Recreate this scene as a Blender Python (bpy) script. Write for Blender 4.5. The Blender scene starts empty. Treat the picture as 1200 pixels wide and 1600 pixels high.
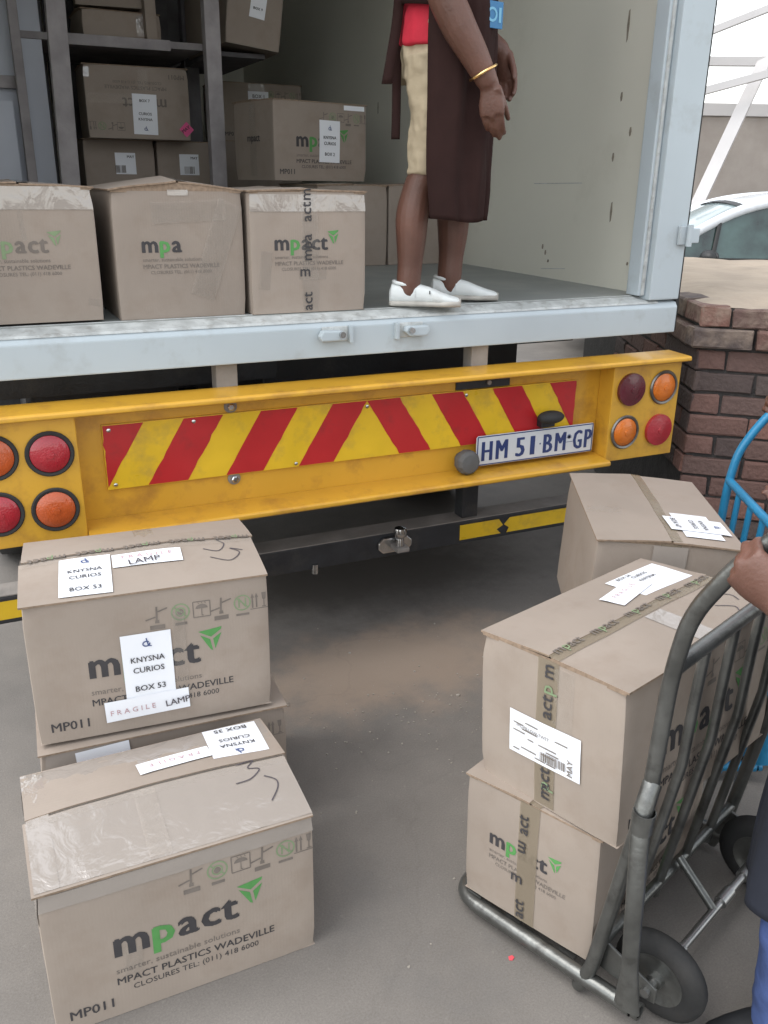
import bpy, bmesh, math, random
from mathutils import Vector, Matrix, noise
R = math.radians
sc = bpy.context.scene
col = sc.collection
# ------------------------------------------------------------------ camera
cam_d = bpy.data.cameras.new('camera'); cam = bpy.data.objects.new('camera', cam_d); col.objects.link(cam)
def cam_matrix(loc, pitch, yaw, roll):
    cy, sy, cp, sp = math.cos(yaw), math.sin(yaw), math.cos(pitch), math.sin(pitch)
    fwd = Vector((sy*cp, cy*cp, -sp)); right = Vector((cy, -sy, 0)); up = right.cross(fwd)
    r2 = math.cos(roll)*right + math.sin(roll)*up; u2 = -math.sin(roll)*right + math.cos(roll)*up
    m = Matrix((r2, u2, -fwd)).transposed().to_4x4(); m.translation = loc
    return m
cam.matrix_world = cam_matrix(Vector((-1.8474, -2.6140, 1.6290)), 0.36165, 0.44008, 0.01257)
cam_d.sensor_fit = 'VERTICAL'; cam_d.sensor_height = 36.0; cam_d.lens = 36.0*1360/1600
cam_d.clip_start = 0.05; cam_d.clip_end = 400
sc.camera = cam
# ------------------------------------------------------------------ light
SUN_EL, SUN_AZ = 58, 276     # azimuth from +Y clockwise: off to the left
w = bpy.data.worlds.new('World'); sc.world = w; w.use_nodes = True
wn = w.node_tree.nodes; wl = w.node_tree.links
bg = wn['Background']; sky = wn.new('ShaderNodeTexSky'); sky.sky_type = 'NISHITA'; sky.sun_disc = False
sky.sun_elevation = R(SUN_EL); sky.sun_rotation = R(SUN_AZ); sky.dust_density = 0.8; sky.air_density = 1.4
hs = wn.new('ShaderNodeHueSaturation'); hs.inputs['Saturation'].default_value = 0.22
wl.new(sky.outputs[0], hs.inputs['Color']); wl.new(hs.outputs[0], bg.inputs[0]); bg.inputs[1].default_value = 0.15
sd = bpy.data.lights.new('sun', 'SUN'); sd.energy = 0.75; sd.angle = R(45); sd.color = (1.0, 0.965, 0.92)
sun = bpy.data.objects.new('sun', sd); col.objects.link(sun)
az, el = R(SUN_AZ), R(SUN_EL)
sdir = Vector((math.sin(az)*math.cos(el), math.cos(az)*math.cos(el), math.sin(el)))
sun.rotation_euler = sdir.to_track_quat('Z', 'Y').to_euler()
vs = sc.view_settings; vs.view_transform = 'Standard'; vs.look = 'None'; vs.exposure = 1.32; vs.gamma = 1.0; vs.use_curve_mapping = False

# ------------------------------------------------------------------ materials
M = {}
def mat(name, color, rough=0.6, metal=0.0, var=0.12, vscale=6.0, bump=0.0, bscale=60.0, spec=0.5, dirt=None, dscale=3.0, dcol=None, alpha=1.0, coat=0.0, obj_rand=0.0, coords='Object', trans=0.0, sss=0.0):
    m = bpy.data.materials.new(name); m.use_nodes = True
    nt = m.node_tree; n = nt.nodes; l = nt.links; p = n['Principled BSDF']
    tc = n.new('ShaderNodeTexCoord')
    nz = n.new('ShaderNodeTexNoise'); nz.inputs['Scale'].default_value = vscale; nz.inputs['Detail'].default_value = 6
    l.new(tc.outputs[coords], nz.inputs['Vector'])
    rp = n.new('ShaderNodeValToRGB'); c = color
    rp.color_ramp.elements[0].position = 0.3; rp.color_ramp.elements[1].position = 0.7
    rp.color_ramp.elements[0].color = (c[0]*(1-var), c[1]*(1-var), c[2]*(1-var), 1)
    rp.color_ramp.elements[1].color = (min(1, c[0]*(1+var)), min(1, c[1]*(1+var)), min(1, c[2]*(1+var)), 1)
    l.new(nz.outputs['Fac'], rp.inputs[0]); out = rp.outputs[0]
    if dirt:
        dz = n.new('ShaderNodeTexNoise'); dz.inputs['Scale'].default_value = dscale; dz.inputs['Detail'].default_value = 8; dz.inputs['Roughness'].default_value = 0.65
        l.new(tc.outputs[coords], dz.inputs['Vector'])
        dr = n.new('ShaderNodeMapRange'); dr.inputs[1].default_value = dirt[0]; dr.inputs[2].default_value = dirt[1]; dr.inputs[4].default_value = dirt[2]
        l.new(dz.outputs['Fac'], dr.inputs[0])
        mx = n.new('ShaderNodeMix'); mx.data_type = 'RGBA'; l.new(dr.outputs[0], mx.inputs[0]); l.new(out, mx.inputs[6]); mx.inputs[7].default_value = (*(dcol or (0.08, 0.07, 0.06)), 1)
        out = mx.outputs[2]
    if obj_rand:
        oi = n.new('ShaderNodeObjectInfo'); mr = n.new('ShaderNodeMapRange'); mr.inputs[3].default_value = 1-obj_rand; mr.inputs[4].default_value = 1+obj_rand
        l.new(oi.outputs['Random'], mr.inputs[0])
        hv = n.new('ShaderNodeHueSaturation'); l.new(mr.outputs[0], hv.inputs['Value']); l.new(out, hv.inputs['Color']); out = hv.outputs[0]
    l.new(out, p.inputs['Base Color'])
    rr = n.new('ShaderNodeMapRange'); rr.inputs[3].default_value = max(0.02, rough-0.08); rr.inputs[4].default_value = min(1, rough+0.08)
    l.new(nz.outputs['Fac'], rr.inputs[0]); l.new(rr.outputs[0], p.inputs['Roughness'])
    p.inputs['Metallic'].default_value = metal; p.inputs['Specular IOR Level'].default_value = spec
    p.inputs['Coat Weight'].default_value = coat; p.inputs['Alpha'].default_value = alpha
    if trans: p.inputs['Transmission Weight'].default_value = trans
    if sss: p.inputs['Subsurface Weight'].default_value = sss; p.inputs['Subsurface Scale'].default_value = 0.01
    if bump:
        bz = n.new('ShaderNodeTexNoise'); bz.inputs['Scale'].default_value = bscale; bz.inputs['Detail'].default_value = 5
        l.new(tc.outputs[coords], bz.inputs['Vector'])
        b = n.new('ShaderNodeBump'); b.inputs['Strength'].default_value = bump; b.inputs['Distance'].default_value = 0.01
        l.new(bz.outputs['Fac'], b.inputs['Height']); l.new(b.outputs[0], p.inputs['Normal'])
    M[name] = m; return m
CARD = (0.315, 0.264, 0.221)
mat('cardboard', CARD, 0.72, var=0.07, vscale=4, bump=0.22, bscale=11, spec=0.25, dirt=(0.5, 0.75, 0.4), dscale=7, dcol=(0.22, 0.165, 0.125), obj_rand=0.09)
def flutes():
    nt = M['cardboard'].node_tree; n = nt.nodes; l = nt.links; p = n['Principled BSDF']; b0 = p.inputs['Normal'].links[0].from_node
    tc = n.new('ShaderNodeTexCoord'); sx = n.new('ShaderNodeSeparateXYZ'); l.new(tc.outputs['Object'], sx.inputs[0]); ad = n.new('ShaderNodeMath'); l.new(sx.outputs[0], ad.inputs[0]); l.new(sx.outputs[1], ad.inputs[1])
    mu = n.new('ShaderNodeMath'); mu.operation = 'MULTIPLY'; mu.inputs[1].default_value = 6.283/0.0075; l.new(ad.outputs[0], mu.inputs[0]); sn = n.new('ShaderNodeMath'); sn.operation = 'SINE'; l.new(mu.outputs[0], sn.inputs[0])
    b = n.new('ShaderNodeBump'); b.inputs['Strength'].default_value = 0.05; b.inputs['Distance'].default_value = 0.0006; l.new(sn.outputs[0], b.inputs['Height']); l.new(b0.outputs[0], b.inputs['Normal']); l.new(b.outputs[0], p.inputs['Normal'])
flutes()
mat('cardboard_edge', (0.27, 0.20, 0.145), 0.85, var=0.2, vscale=90, spec=0.1)
def film(name, tint, body, gloss, rough, bscale, bstr):
    m = bpy.data.materials.new(name); m.use_nodes = True; M[name] = m
    n = m.node_tree.nodes; l = m.node_tree.links; n.remove(n['Principled BSDF']); out = n['Material Output']
    tc = n.new('ShaderNodeTexCoord'); nz = n.new('ShaderNodeTexNoise'); nz.inputs['Scale'].default_value = bscale; nz.inputs['Detail'].default_value = 4; nz.inputs['Distortion'].default_value = 1.2
    mp = n.new('ShaderNodeMapping'); mp.inputs['Scale'].default_value = (1, 1, 0.6); l.new(tc.outputs['Object'], mp.inputs[0]); l.new(mp.outputs[0], nz.inputs['Vector'])
    bp = n.new('ShaderNodeBump'); bp.inputs['Strength'].default_value = bstr; bp.inputs['Distance'].default_value = 0.006; l.new(nz.outputs['Fac'], bp.inputs['Height'])
    tr = n.new('ShaderNodeBsdfTransparent'); df = n.new('ShaderNodeBsdfDiffuse'); df.inputs[0].default_value = (*tint, 1); gl = n.new('ShaderNodeBsdfGlossy'); gl.inputs['Roughness'].default_value = rough
    l.new(bp.outputs[0], gl.inputs['Normal'])
    fr = n.new('ShaderNodeLayerWeight'); fr.inputs['Blend'].default_value = gloss; l.new(bp.outputs[0], fr.inputs['Normal'])
    m1 = n.new('ShaderNodeMixShader'); m1.inputs[0].default_value = body; l.new(tr.outputs[0], m1.inputs[1]); l.new(df.outputs[0], m1.inputs[2])
    m2 = n.new('ShaderNodeMixShader'); l.new(fr.outputs['Fresnel'], m2.inputs[0]); l.new(m1.outputs[0], m2.inputs[1]); l.new(gl.outputs[0], m2.inputs[2]); l.new(m2.outputs[0], out.inputs[0])
film('clear_tape', (0.75, 0.68, 0.60), 0.10, 0.10, 0.14, 22, 0.8)
film('shiny_film', (0.34, 0.30, 0.265), 0.97, 0.50, 0.09, 14, 1.0)
film('brown_tape', (0.29, 0.24, 0.175), 0.62, 0.14, 0.2, 22, 0.5)
mat('old_brown_tape', (0.40, 0.315, 0.22), 0.25, var=0.06, bump=0.3, bscale=30, alpha=0.55)
mat('paper', (0.80, 0.82, 0.86), 0.55, var=0.02, bump=0.05, bscale=15)
mat('ink_black', (0.045, 0.042, 0.045), 0.7, var=0.15, vscale=40)
mat('ink_grey', (0.17, 0.145, 0.125), 0.8, var=0.12, vscale=40)
mat('ink_green', (0.085, 0.27, 0.075), 0.7, var=0.12, vscale=30)
mat('ink_pale_green', (0.20, 0.27, 0.15), 0.8, var=0.12, vscale=30)
mat('ink_blue', (0.055, 0.085, 0.21), 0.6, var=0.1)
mat('ink_pink', (0.75, 0.10, 0.28), 0.6, var=0.1)
mat('ink_rose', (0.48, 0.30, 0.32), 0.7, var=0.1)
mat('pen', (0.07, 0.06, 0.07), 0.6)
mat('truck_white', (0.44, 0.50, 0.53), 0.42, var=0.05, vscale=3, bump=0.04, bscale=12, dirt=(0.56, 0.72, 0.42), dscale=7, dcol=(0.30, 0.31, 0.30))
mat('truck_edge', (0.45, 0.47, 0.46), 0.5, var=0.2, vscale=25, bump=0.2, bscale=40, dirt=(0.52, 0.66, 0.5), dscale=32, dcol=(0.20, 0.19, 0.17))
mat('cream_panel', (0.70, 0.69, 0.60), 0.45, var=0.035, vscale=1.5, bump=0.05, bscale=3, dirt=(0.58, 0.8, 0.3), dscale=2.0, dcol=(0.42, 0.40, 0.32))
mat('floor_panel', (0.24, 0.255, 0.245), 0.5, var=0.12, vscale=5, bump=0.1, bscale=40, dirt=(0.5, 0.72, 0.6), dscale=5, dcol=(0.34, 0.33, 0.29))
mat('stain', (0.25, 0.22, 0.17), 0.8, var=0.3, vscale=30)
mat('yellow_paint', (0.64, 0.350, 0.036), 0.36, var=0.05, vscale=5, bump=0.05, bscale=14, dirt=(0.50, 0.74, 0.75), dscale=9, dcol=(0.36, 0.17, 0.035), coat=0.15)
mat('yellow_tape', (0.72, 0.47, 0.025), 0.3, var=0.08, vscale=8, dirt=(0.52, 0.7, 0.6), dscale=11, dcol=(0.42, 0.27, 0.06))
mat('red_tape', (0.45, 0.022, 0.026), 0.3, var=0.08, vscale=8, dirt=(0.55, 0.7, 0.5), dscale=12, dcol=(0.26, 0.03, 0.03))
mat('lens_red', (0.38, 0.018, 0.03), 0.18, var=0.1, vscale=20, coat=0.6, bump=0.25, bscale=180)
mat('lens_dark_red', (0.10, 0.008, 0.018), 0.2, var=0.1, vscale=20, coat=0.6, bump=0.25, bscale=180)
mat('lens_amber', (0.66, 0.17, 0.018), 0.22, var=0.1, vscale=20, coat=0.5, bump=0.25, bscale=180)
mat('lens_orange', (0.50, 0.09, 0.02), 0.22, var=0.15, vscale=20, coat=0.5, bump=0.25, bscale=180)
mat('chrome', (0.55, 0.55, 0.55), 0.22, 1.0, var=0.15, vscale=20)
mat('dull_chrome', (0.20, 0.195, 0.185), 0.4, 0.8, var=0.3, vscale=20)
mat('black_steel', (0.022, 0.023, 0.026), 0.55, var=0.3, vscale=10, bump=0.2, bscale=60, dirt=(0.55, 0.75, 0.4), dscale=6, dcol=(0.10, 0.085, 0.07))
mat('dusty_steel', (0.24, 0.22, 0.20), 0.75, var=0.25, vscale=8, bump=0.2, bscale=60)
mat('rubber', (0.028, 0.028, 0.028), 0.8, var=0.2, vscale=14, bump=0.2, bscale=60)
mat('grey_rubber', (0.10, 0.10, 0.098), 0.85, var=0.25, vscale=10, bump=0.2, bscale=50)
mat('tyre', (0.022, 0.022, 0.022), 0.8, var=0.35, vscale=9, bump=0.2, bscale=50, dirt=(0.5, 0.75, 0.5), dscale=10, dcol=(0.055, 0.05, 0.045), spec=0.3)
mat('plate_white', (0.60, 0.63, 0.66), 0.35, var=0.04)
mat('plate_blue', (0.03, 0.05, 0.16), 0.4)
mat('grey_tube', (0.165, 0.168, 0.16), 0.36, 0.8, var=0.25, vscale=14, bump=0.15, bscale=50, dirt=(0.55, 0.72, 0.6), dscale=16, dcol=(0.06, 0.055, 0.05))
mat('bare_axle', (0.32, 0.32, 0.315), 0.32, 0.9, var=0.2, vscale=20)
mat('blue_tube', (0.018, 0.20, 0.38), 0.38, var=0.12, vscale=14, bump=0.1, bscale=50, coat=0.2)
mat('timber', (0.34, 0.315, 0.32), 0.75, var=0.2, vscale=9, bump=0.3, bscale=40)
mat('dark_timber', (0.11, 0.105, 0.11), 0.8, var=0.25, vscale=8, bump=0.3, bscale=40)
mat('grey_panel', (0.58, 0.61, 0.68), 0.65, var=0.1, vscale=2, bump=0.05, bscale=10)
mat('dark_fabric', (0.02, 0.02, 0.025), 0.9, var=0.2, vscale=20)
mat('skin', (0.122, 0.057, 0.040), 0.46, var=0.28, vscale=7, bump=0.15, bscale=140, sss=0.05)
mat('skin_palm', (0.33, 0.17, 0.12), 0.5, var=0.08)
mat('shirt_red', (0.50, 0.018, 0.04), 0.85, var=0.1, vscale=12, bump=0.5, bscale=18)
mat('khaki', (0.42, 0.345, 0.235), 0.85, var=0.08, vscale=10, bump=0.9, bscale=14)
mat('apron_brown', (0.030, 0.015, 0.0135), 0.9, var=0.14, vscale=9, bump=0.7, bscale=9, spec=0.15)
mat('apron_navy', (0.014, 0.017, 0.028), 0.85, var=0.2, vscale=9, bump=0.7, bscale=9)
mat('denim', (0.040, 0.068, 0.18), 0.85, var=0.35, vscale=10, bump=0.7, bscale=22)
mat('shoe_white', (0.66, 0.69, 0.68), 0.6, var=0.05, vscale=10, bump=0.25, bscale=40, dirt=(0.55, 0.75, 0.4), dscale=22, dcol=(0.42, 0.40, 0.36))
mat('sole', (0.42, 0.40, 0.36), 0.7, var=0.2, vscale=20)
mat('shoe_black', (0.015, 0.016, 0.018), 0.5, var=0.2, vscale=20)
mat('gold', (0.75, 0.50, 0.22), 0.25, 1.0)
mat('hair', (0.012, 0.010, 0.010), 0.8, bump=0.8, bscale=120)
mat('eye', (0.7, 0.68, 0.65), 0.2)
mat('badge_blue', (0.03, 0.17, 0.36), 0.5)
mat('badge_light', (0.16, 0.42, 0.60), 0.5)
mat('mortar', (0.05, 0.046, 0.044), 0.95, var=0.25, vscale=20, bump=0.6, bscale=70)
mat('sand_cap', (0.40, 0.325, 0.25), 0.95, var=0.12, vscale=4, bump=0.5, bscale=25, dirt=(0.5, 0.75, 0.5), dscale=5, dcol=(0.26, 0.21, 0.165))
mat('concrete', (0.36, 0.32, 0.285), 0.9, var=0.15, vscale=0.8, bump=0.3, bscale=9, dirt=(0.42, 0.66, 0.6), dscale=1.1, dcol=(0.24, 0.20, 0.175))
mat('steel_light', (0.52, 0.50, 0.49), 0.5, var=0.06, vscale=2)
mat('car_white', (0.76, 0.79, 0.82), 0.25, var=0.02, coat=0.6)
mat('car_glass', (0.030, 0.055, 0.050), 0.05, var=0.9, vscale=3.5, spec=0.8)  # uneven base colour paints in reflections on the glass
mat('car_screen', (0.30, 0.37, 0.38), 0.06, var=0.2, vscale=2.0, spec=0.8)
mat('trim_black', (0.02, 0.02, 0.02), 0.5)
mat('chip', (0.33, 0.30, 0.26), 0.9, var=0.2)
mat('red_scrap', (0.65, 0.08, 0.10), 0.7)
def brick_mat():
    m = mat('brick', (0.5, 0.5, 0.5), 0.9, var=0.18, vscale=22, bump=0.7, bscale=60)
    nt = m.node_tree; n = nt.nodes; l = nt.links; p = n['Principled BSDF']
    old = p.inputs['Base Color'].links[0].from_socket
    oi = n.new('ShaderNodeObjectInfo'); rp = n.new('ShaderNodeValToRGB'); el_ = rp.color_ramp.elements
    el_[0].position = 0; el_[0].color = (0.075, 0.052, 0.048, 1); el_[1].position = 1; el_[1].color = (0.21, 0.110, 0.088, 1)
    for pos, c in ((0.25, (0.095, 0.074, 0.068)), (0.45, (0.165, 0.090, 0.074)), (0.65, (0.120, 0.078, 0.068)), (0.85, (0.20, 0.098, 0.076))):
        e = el_.new(pos); e.color = (*c, 1)
    l.new(oi.outputs['Random'], rp.inputs[0])
    mx = n.new('ShaderNodeMix'); mx.data_type = 'RGBA'; mx.blend_type = 'MULTIPLY'; mx.inputs[0].default_value = 1
    sc2 = n.new('ShaderNodeMix'); sc2.data_type = 'RGBA'; sc2.blend_type = 'ADD'; sc2.inputs[0].default_value = 1
    l.new(old, sc2.inputs[6]); sc2.inputs[7].default_value = (0.5, 0.5, 0.5, 1)
    l.new(sc2.outputs[2], mx.inputs[6]); l.new(rp.outputs[0], mx.inputs[7]); l.new(mx.outputs[2], p.inputs['Base Color'])
brick_mat()
M['brick_dusty'] = M['brick'].copy(); M['brick_dusty'].name = 'brick_dusty'
def dusty():
    nt = M['brick_dusty'].node_tree; n = nt.nodes; l = nt.links; p = n['Principled BSDF']; o_ = p.inputs['Base Color'].links[0].from_socket
    tc = n.new('ShaderNodeTexCoord'); z = n.new('ShaderNodeTexNoise'); z.inputs['Scale'].default_value = 14; z.inputs['Detail'].default_value = 7; l.new(tc.outputs['Object'], z.inputs['Vector'])
    r_ = n.new('ShaderNodeMapRange'); r_.inputs[1].default_value = 0.4; r_.inputs[2].default_value = 0.68; r_.inputs[4].default_value = 0.75; l.new(z.outputs['Fac'], r_.inputs[0])
    x = n.new('ShaderNodeMix'); x.data_type = 'RGBA'; l.new(r_.outputs[0], x.inputs[0]); l.new(o_, x.inputs[6]); x.inputs[7].default_value = (0.27, 0.21, 0.165, 1); l.new(x.outputs[2], p.inputs['Base Color'])
dusty()
def ground_mat():
    m = bpy.data.materials.new('yard_concrete'); m.use_nodes = True; M['yard'] = m
    nt = m.node_tree; n = nt.nodes; l = nt.links; p = n['Principled BSDF']; p.inputs['Roughness'].default_value = 0.9; p.inputs['Specular IOR Level'].default_value = 0.25
    tc = n.new('ShaderNodeTexCoord')
    def nz(s, d=8, r=0.6):
        t = n.new('ShaderNodeTexNoise'); t.inputs['Scale'].default_value = s; t.inputs['Detail'].default_value = d; t.inputs['Roughness'].default_value = r; l.new(tc.outputs['Object'], t.inputs['Vector']); return t.outputs['Fac']
    def ramp(f, a, b, ca, cb):
        r = n.new('ShaderNodeValToRGB'); r.color_ramp.elements[0].position = a; r.color_ramp.elements[1].position = b
        r.color_ramp.elements[0].color = (*ca, 1); r.color_ramp.elements[1].color = (*cb, 1); l.new(f, r.inputs[0]); return r.outputs[0]
    def mix(f, a, b, mode='MIX'):
        x = n.new('ShaderNodeMix'); x.data_type = 'RGBA'; x.blend_type = mode
        (l.new(f, x.inputs[0]) if not isinstance(f, float) else setattr(x.inputs[0], 'default_value', f)); l.new(a, x.inputs[6])
        (l.new(b, x.inputs[7]) if not isinstance(b, tuple) else setattr(x.inputs[7], 'default_value', (*b, 1))); return x.outputs[2]
    base = ramp(nz(1.7), 0.3, 0.7, (0.152, 0.140, 0.127), (0.232, 0.213, 0.192))
    fine = ramp(nz(210, 4, 0.75), 0.3, 0.7, (0.82, 0.82, 0.82), (1.14, 1.14, 1.14))
    c = mix(1.0, base, fine, 'MULTIPLY')
    grit = ramp(nz(55, 4, 0.7), 0.62, 0.72, (0, 0, 0), (1, 1, 1)); g2 = n.new('ShaderNodeMath'); g2.operation = 'MULTIPLY'; g2.inputs[1].default_value = 0.25
    l.new(grit, g2.inputs[0]); c = mix(g2.outputs[0], c, (0.34, 0.32, 0.28))
    # spilled reddish soil: a patch with its own outline beside the truck
    mp = n.new('ShaderNodeMapping'); mp.inputs['Location'].default_value = (0.62, 0.14, 0); l.new(tc.outputs['Object'], mp.inputs['Vector'])
    mp2 = n.new('ShaderNodeMapping'); mp2.inputs['Rotation'].default_value = (0, 0, R(12)); mp2.inputs['Scale'].default_value = (1.15, 2.6, 1); l.new(mp.outputs[0], mp2.inputs['Vector'])
    ln = n.new('ShaderNodeVectorMath'); ln.operation = 'LENGTH'; l.new(mp2.outputs[0], ln.inputs[0])
    sb = n.new('ShaderNodeMath'); sb.operation = 'MULTIPLY_ADD'; l.new(nz(4, 8, 0.65), sb.inputs[0]); sb.inputs[1].default_value = -1.5; l.new(ln.outputs['Value'], sb.inputs[2])
    mr = n.new('ShaderNodeMapRange'); mr.inputs[1].default_value = 0.28; mr.inputs[2].default_value = -0.45; mr.inputs[4].default_value = 0.62; mr.interpolation_type = 'SMOOTHSTEP'; l.new(sb.outputs[0], mr.inputs[0])
    c = mix(mr.outputs[0], c, (0.36, 0.27, 0.20))
    # oil stain that also paints shade under the truck, tyre-dark smears, hairline cracks
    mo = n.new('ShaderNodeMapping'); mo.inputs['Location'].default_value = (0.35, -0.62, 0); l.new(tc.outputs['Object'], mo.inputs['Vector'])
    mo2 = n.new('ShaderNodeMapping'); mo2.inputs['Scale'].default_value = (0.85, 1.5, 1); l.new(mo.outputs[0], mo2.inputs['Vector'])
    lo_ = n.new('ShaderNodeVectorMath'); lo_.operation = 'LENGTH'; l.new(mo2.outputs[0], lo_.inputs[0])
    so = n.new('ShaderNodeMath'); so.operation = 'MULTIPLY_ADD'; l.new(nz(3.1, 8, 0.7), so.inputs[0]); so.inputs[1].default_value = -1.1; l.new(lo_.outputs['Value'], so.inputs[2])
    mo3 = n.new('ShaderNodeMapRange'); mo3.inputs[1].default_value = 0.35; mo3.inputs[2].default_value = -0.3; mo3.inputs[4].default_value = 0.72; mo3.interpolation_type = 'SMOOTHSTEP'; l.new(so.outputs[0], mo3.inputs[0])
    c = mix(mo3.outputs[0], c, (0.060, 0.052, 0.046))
    vo = n.new('ShaderNodeTexVoronoi'); vo.feature = 'DISTANCE_TO_EDGE'; vo.inputs['Scale'].default_value = 0.8; wv = n.new('ShaderNodeTexNoise'); wv.inputs['Scale'].default_value = 3; wv.inputs['Detail'].default_value = 6
    l.new(tc.outputs['Object'], wv.inputs['Vector']); ad = n.new('ShaderNodeVectorMath'); ad.operation = 'MULTIPLY_ADD'; l.new(wv.outputs['Color'], ad.inputs[0]); ad.inputs[1].default_value = (0.5, 0.5, 0.5); l.new(tc.outputs['Object'], ad.inputs[2]); l.new(ad.outputs[0], vo.inputs['Vector'])
    cr = n.new('ShaderNodeMapRange'); cr.inputs[1].default_value = 0.0; cr.inputs[2].default_value = 0.006; cr.inputs[3].default_value = 0.10; cr.inputs[4].default_value = 0.0; l.new(vo.outputs['Distance'], cr.inputs[0])
    c = mix(cr.outputs[0], c, (0.08, 0.074, 0.068))
    st = ramp(nz(2.3, 8, 0.7), 0.55, 0.68, (0, 0, 0), (1, 1, 1)); s2 = n.new('ShaderNodeMath'); s2.operation = 'MULTIPLY'; s2.inputs[1].default_value = 0.35; l.new(st, s2.inputs[0])
    c = mix(s2.outputs[0], c, (0.14, 0.135, 0.13))
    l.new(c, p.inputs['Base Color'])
    b = n.new('ShaderNodeBump'); b.inputs['Strength'].default_value = 0.28; b.inputs['Distance'].default_value = 0.004; l.new(nz(190, 6, 0.8), b.inputs['Height']); l.new(b.outputs[0], p.inputs['Normal'])
ground_mat()

# ------------------------------------------------------------------ mesh helpers
class MB:
    def __init__(s): s.v = []; s.f = []
    def add(s, vs_, fs):
        o = len(s.v); s.v += [tuple(p) for p in vs_]; s.f += [tuple(i+o for i in f) for f in fs]; return s
    def box(s, a, b, m=None):
        x0, y0, z0 = a; x1, y1, z1 = b
        v = [Vector(p) for p in ((x0, y0, z0), (x1, y0, z0), (x1, y1, z0), (x0, y1, z0), (x0, y0, z1), (x1, y0, z1), (x1, y1, z1), (x0, y1, z1))]
        if m: v = [m @ p for p in v]
        return s.add(v, [(0, 3, 2, 1), (4, 5, 6, 7), (0, 1, 5, 4), (1, 2, 6, 5), (2, 3, 7, 6), (3, 0, 4, 7)])
    def cyl(s, p0, p1, r0, r1=None, n=20, cap=True):
        return s.tube([p0, p1], [r0, r0 if r1 is None else r1], n, cap)
    def tube(s, pts, r, n=14, cap=True, ref=None, flat=None):
        pts = [Vector(p) for p in pts]; k = len(pts); rs = r if isinstance(r, (list, tuple)) else [r]*k
        o = len(s.v); prev = None
        for i, p in enumerate(pts):
            t = (pts[min(i+1, k-1)]-pts[max(i-1, 0)]).normalized()
            if ref is not None: a = Vector(ref); a = (a-t*a.dot(t)).normalized()
            elif prev is None: a = t.orthogonal().normalized()
            else: a = (prev-t*prev.dot(t)).normalized()
            prev = a; b = t.cross(a); ri = rs[i]; ra, rb = ri if isinstance(ri, (tuple, list)) else (ri, ri)
            for j in range(n):
                g = 2*math.pi*j/n; s.v.append(tuple(p+a*ra*math.cos(g)+b*rb*math.sin(g)))
        for i in range(k-1):
            for j in range(n):
                a0 = o+i*n+j; a1 = o+i*n+(j+1) % n; s.f.append((a0, a1, a1+n, a0+n))
        if cap: s.f.append(tuple(o+j for j in reversed(range(n)))); s.f.append(tuple(o+(k-1)*n+j for j in range(n)))
        return s
    def ell(s, c, r, n=16, m=10, rot=None):
        o = len(s.v); c = Vector(c)
        for i in range(m+1):
            th = math.pi*i/m
            for j in range(n):
                ph = 2*math.pi*j/n; d = Vector((r[0]*math.sin(th)*math.cos(ph), r[1]*math.sin(th)*math.sin(ph), r[2]*math.cos(th)))
                if rot: d = rot @ d
                s.v.append(tuple(c+d))
        for i in range(m):
            for j in range(n):
                a0 = o+i*n+j; a1 = o+i*n+(j+1) % n; s.f.append((a0, a0+n, a1+n, a1))
        return s
    def prism(s, poly, h, m):
        """poly 2D, extruded 0..h along local z, placed by matrix m"""
        k = len(poly); v = [m @ Vector((x, y, 0)) for x, y in poly]+[m @ Vector((x, y, h)) for x, y in poly]
        return s.add(v, [tuple(reversed(range(k))), tuple(range(k, 2*k))]+[(i, (i+1) % k, (i+1) % k+k, i+k) for i in range(k)])
    def grid(s, nu, nv, fn):
        o = len(s.v)
        for i in range(nu+1):
            for j in range(nv+1): s.v.append(tuple(fn(i/nu, j/nv)))
        for i in range(nu):
            for j in range(nv):
                a = o+i*(nv+1)+j; s.f.append((a, a+nv+1, a+nv+2, a+1))
        return s
    def lathe(s, prof, m, n=28):
        """prof: list of (r, h) around local z"""
        o = len(s.v); k = len(prof)
        for r_, h in prof:
            for j in range(n):
                g = 2*math.pi*j/n; s.v.append(tuple(m @ Vector((r_*math.cos(g), r_*math.sin(g), h))))
        for i in range(k-1):
            for j in range(n):
                a0 = o+i*n+j; a1 = o+i*n+(j+1) % n; s.f.append((a0, a1, a1+n, a0+n))
        return s
    def mesh(s, name):
        me = bpy.data.meshes.new(name); me.from_pydata(s.v, [], s.f); me.update(); return me
    def build(s, name, m, parent=None, smooth=False, bevel=0.0, weld=False):
        me = s.mesh(name)
        if bevel or weld:
            bm = bmesh.new(); bm.from_mesh(me)
            if weld: bmesh.ops.remove_doubles(bm, verts=bm.verts, dist=1e-5)
            if bevel:
                bmesh.ops.recalc_face_normals(bm, faces=bm.faces)
                bmesh.ops.bevel(bm, geom=[e for e in bm.edges if len(e.link_faces) == 2 and e.calc_face_angle(0) > 0.5], offset=bevel, segments=2, affect='EDGES', profile=0.6, clamp_overlap=True)
            bm.to_mesh(me); bm.free()
        me.materials.append(M[m])
        if smooth:
            for p in me.polygons: p.use_smooth = True
            try: me.set_sharp_from_angle(angle=R(45))
            except Exception: pass
        o = bpy.data.objects.new(name, me); col.objects.link(o)
        if parent: o.parent = parent
        return o
def empty(name, loc=(0, 0, 0), rot=(0, 0, 0)):
    o = bpy.data.objects.new(name, None); col.objects.link(o); o.location = loc; o.rotation_euler = rot; o.empty_display_size = 0.1; return o
def tag(o, label, cat, group=None, kind=None):
    o['label'] = label; o['category'] = cat
    if group: o['group'] = group
    if kind: o['kind'] = kind
    return o
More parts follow.
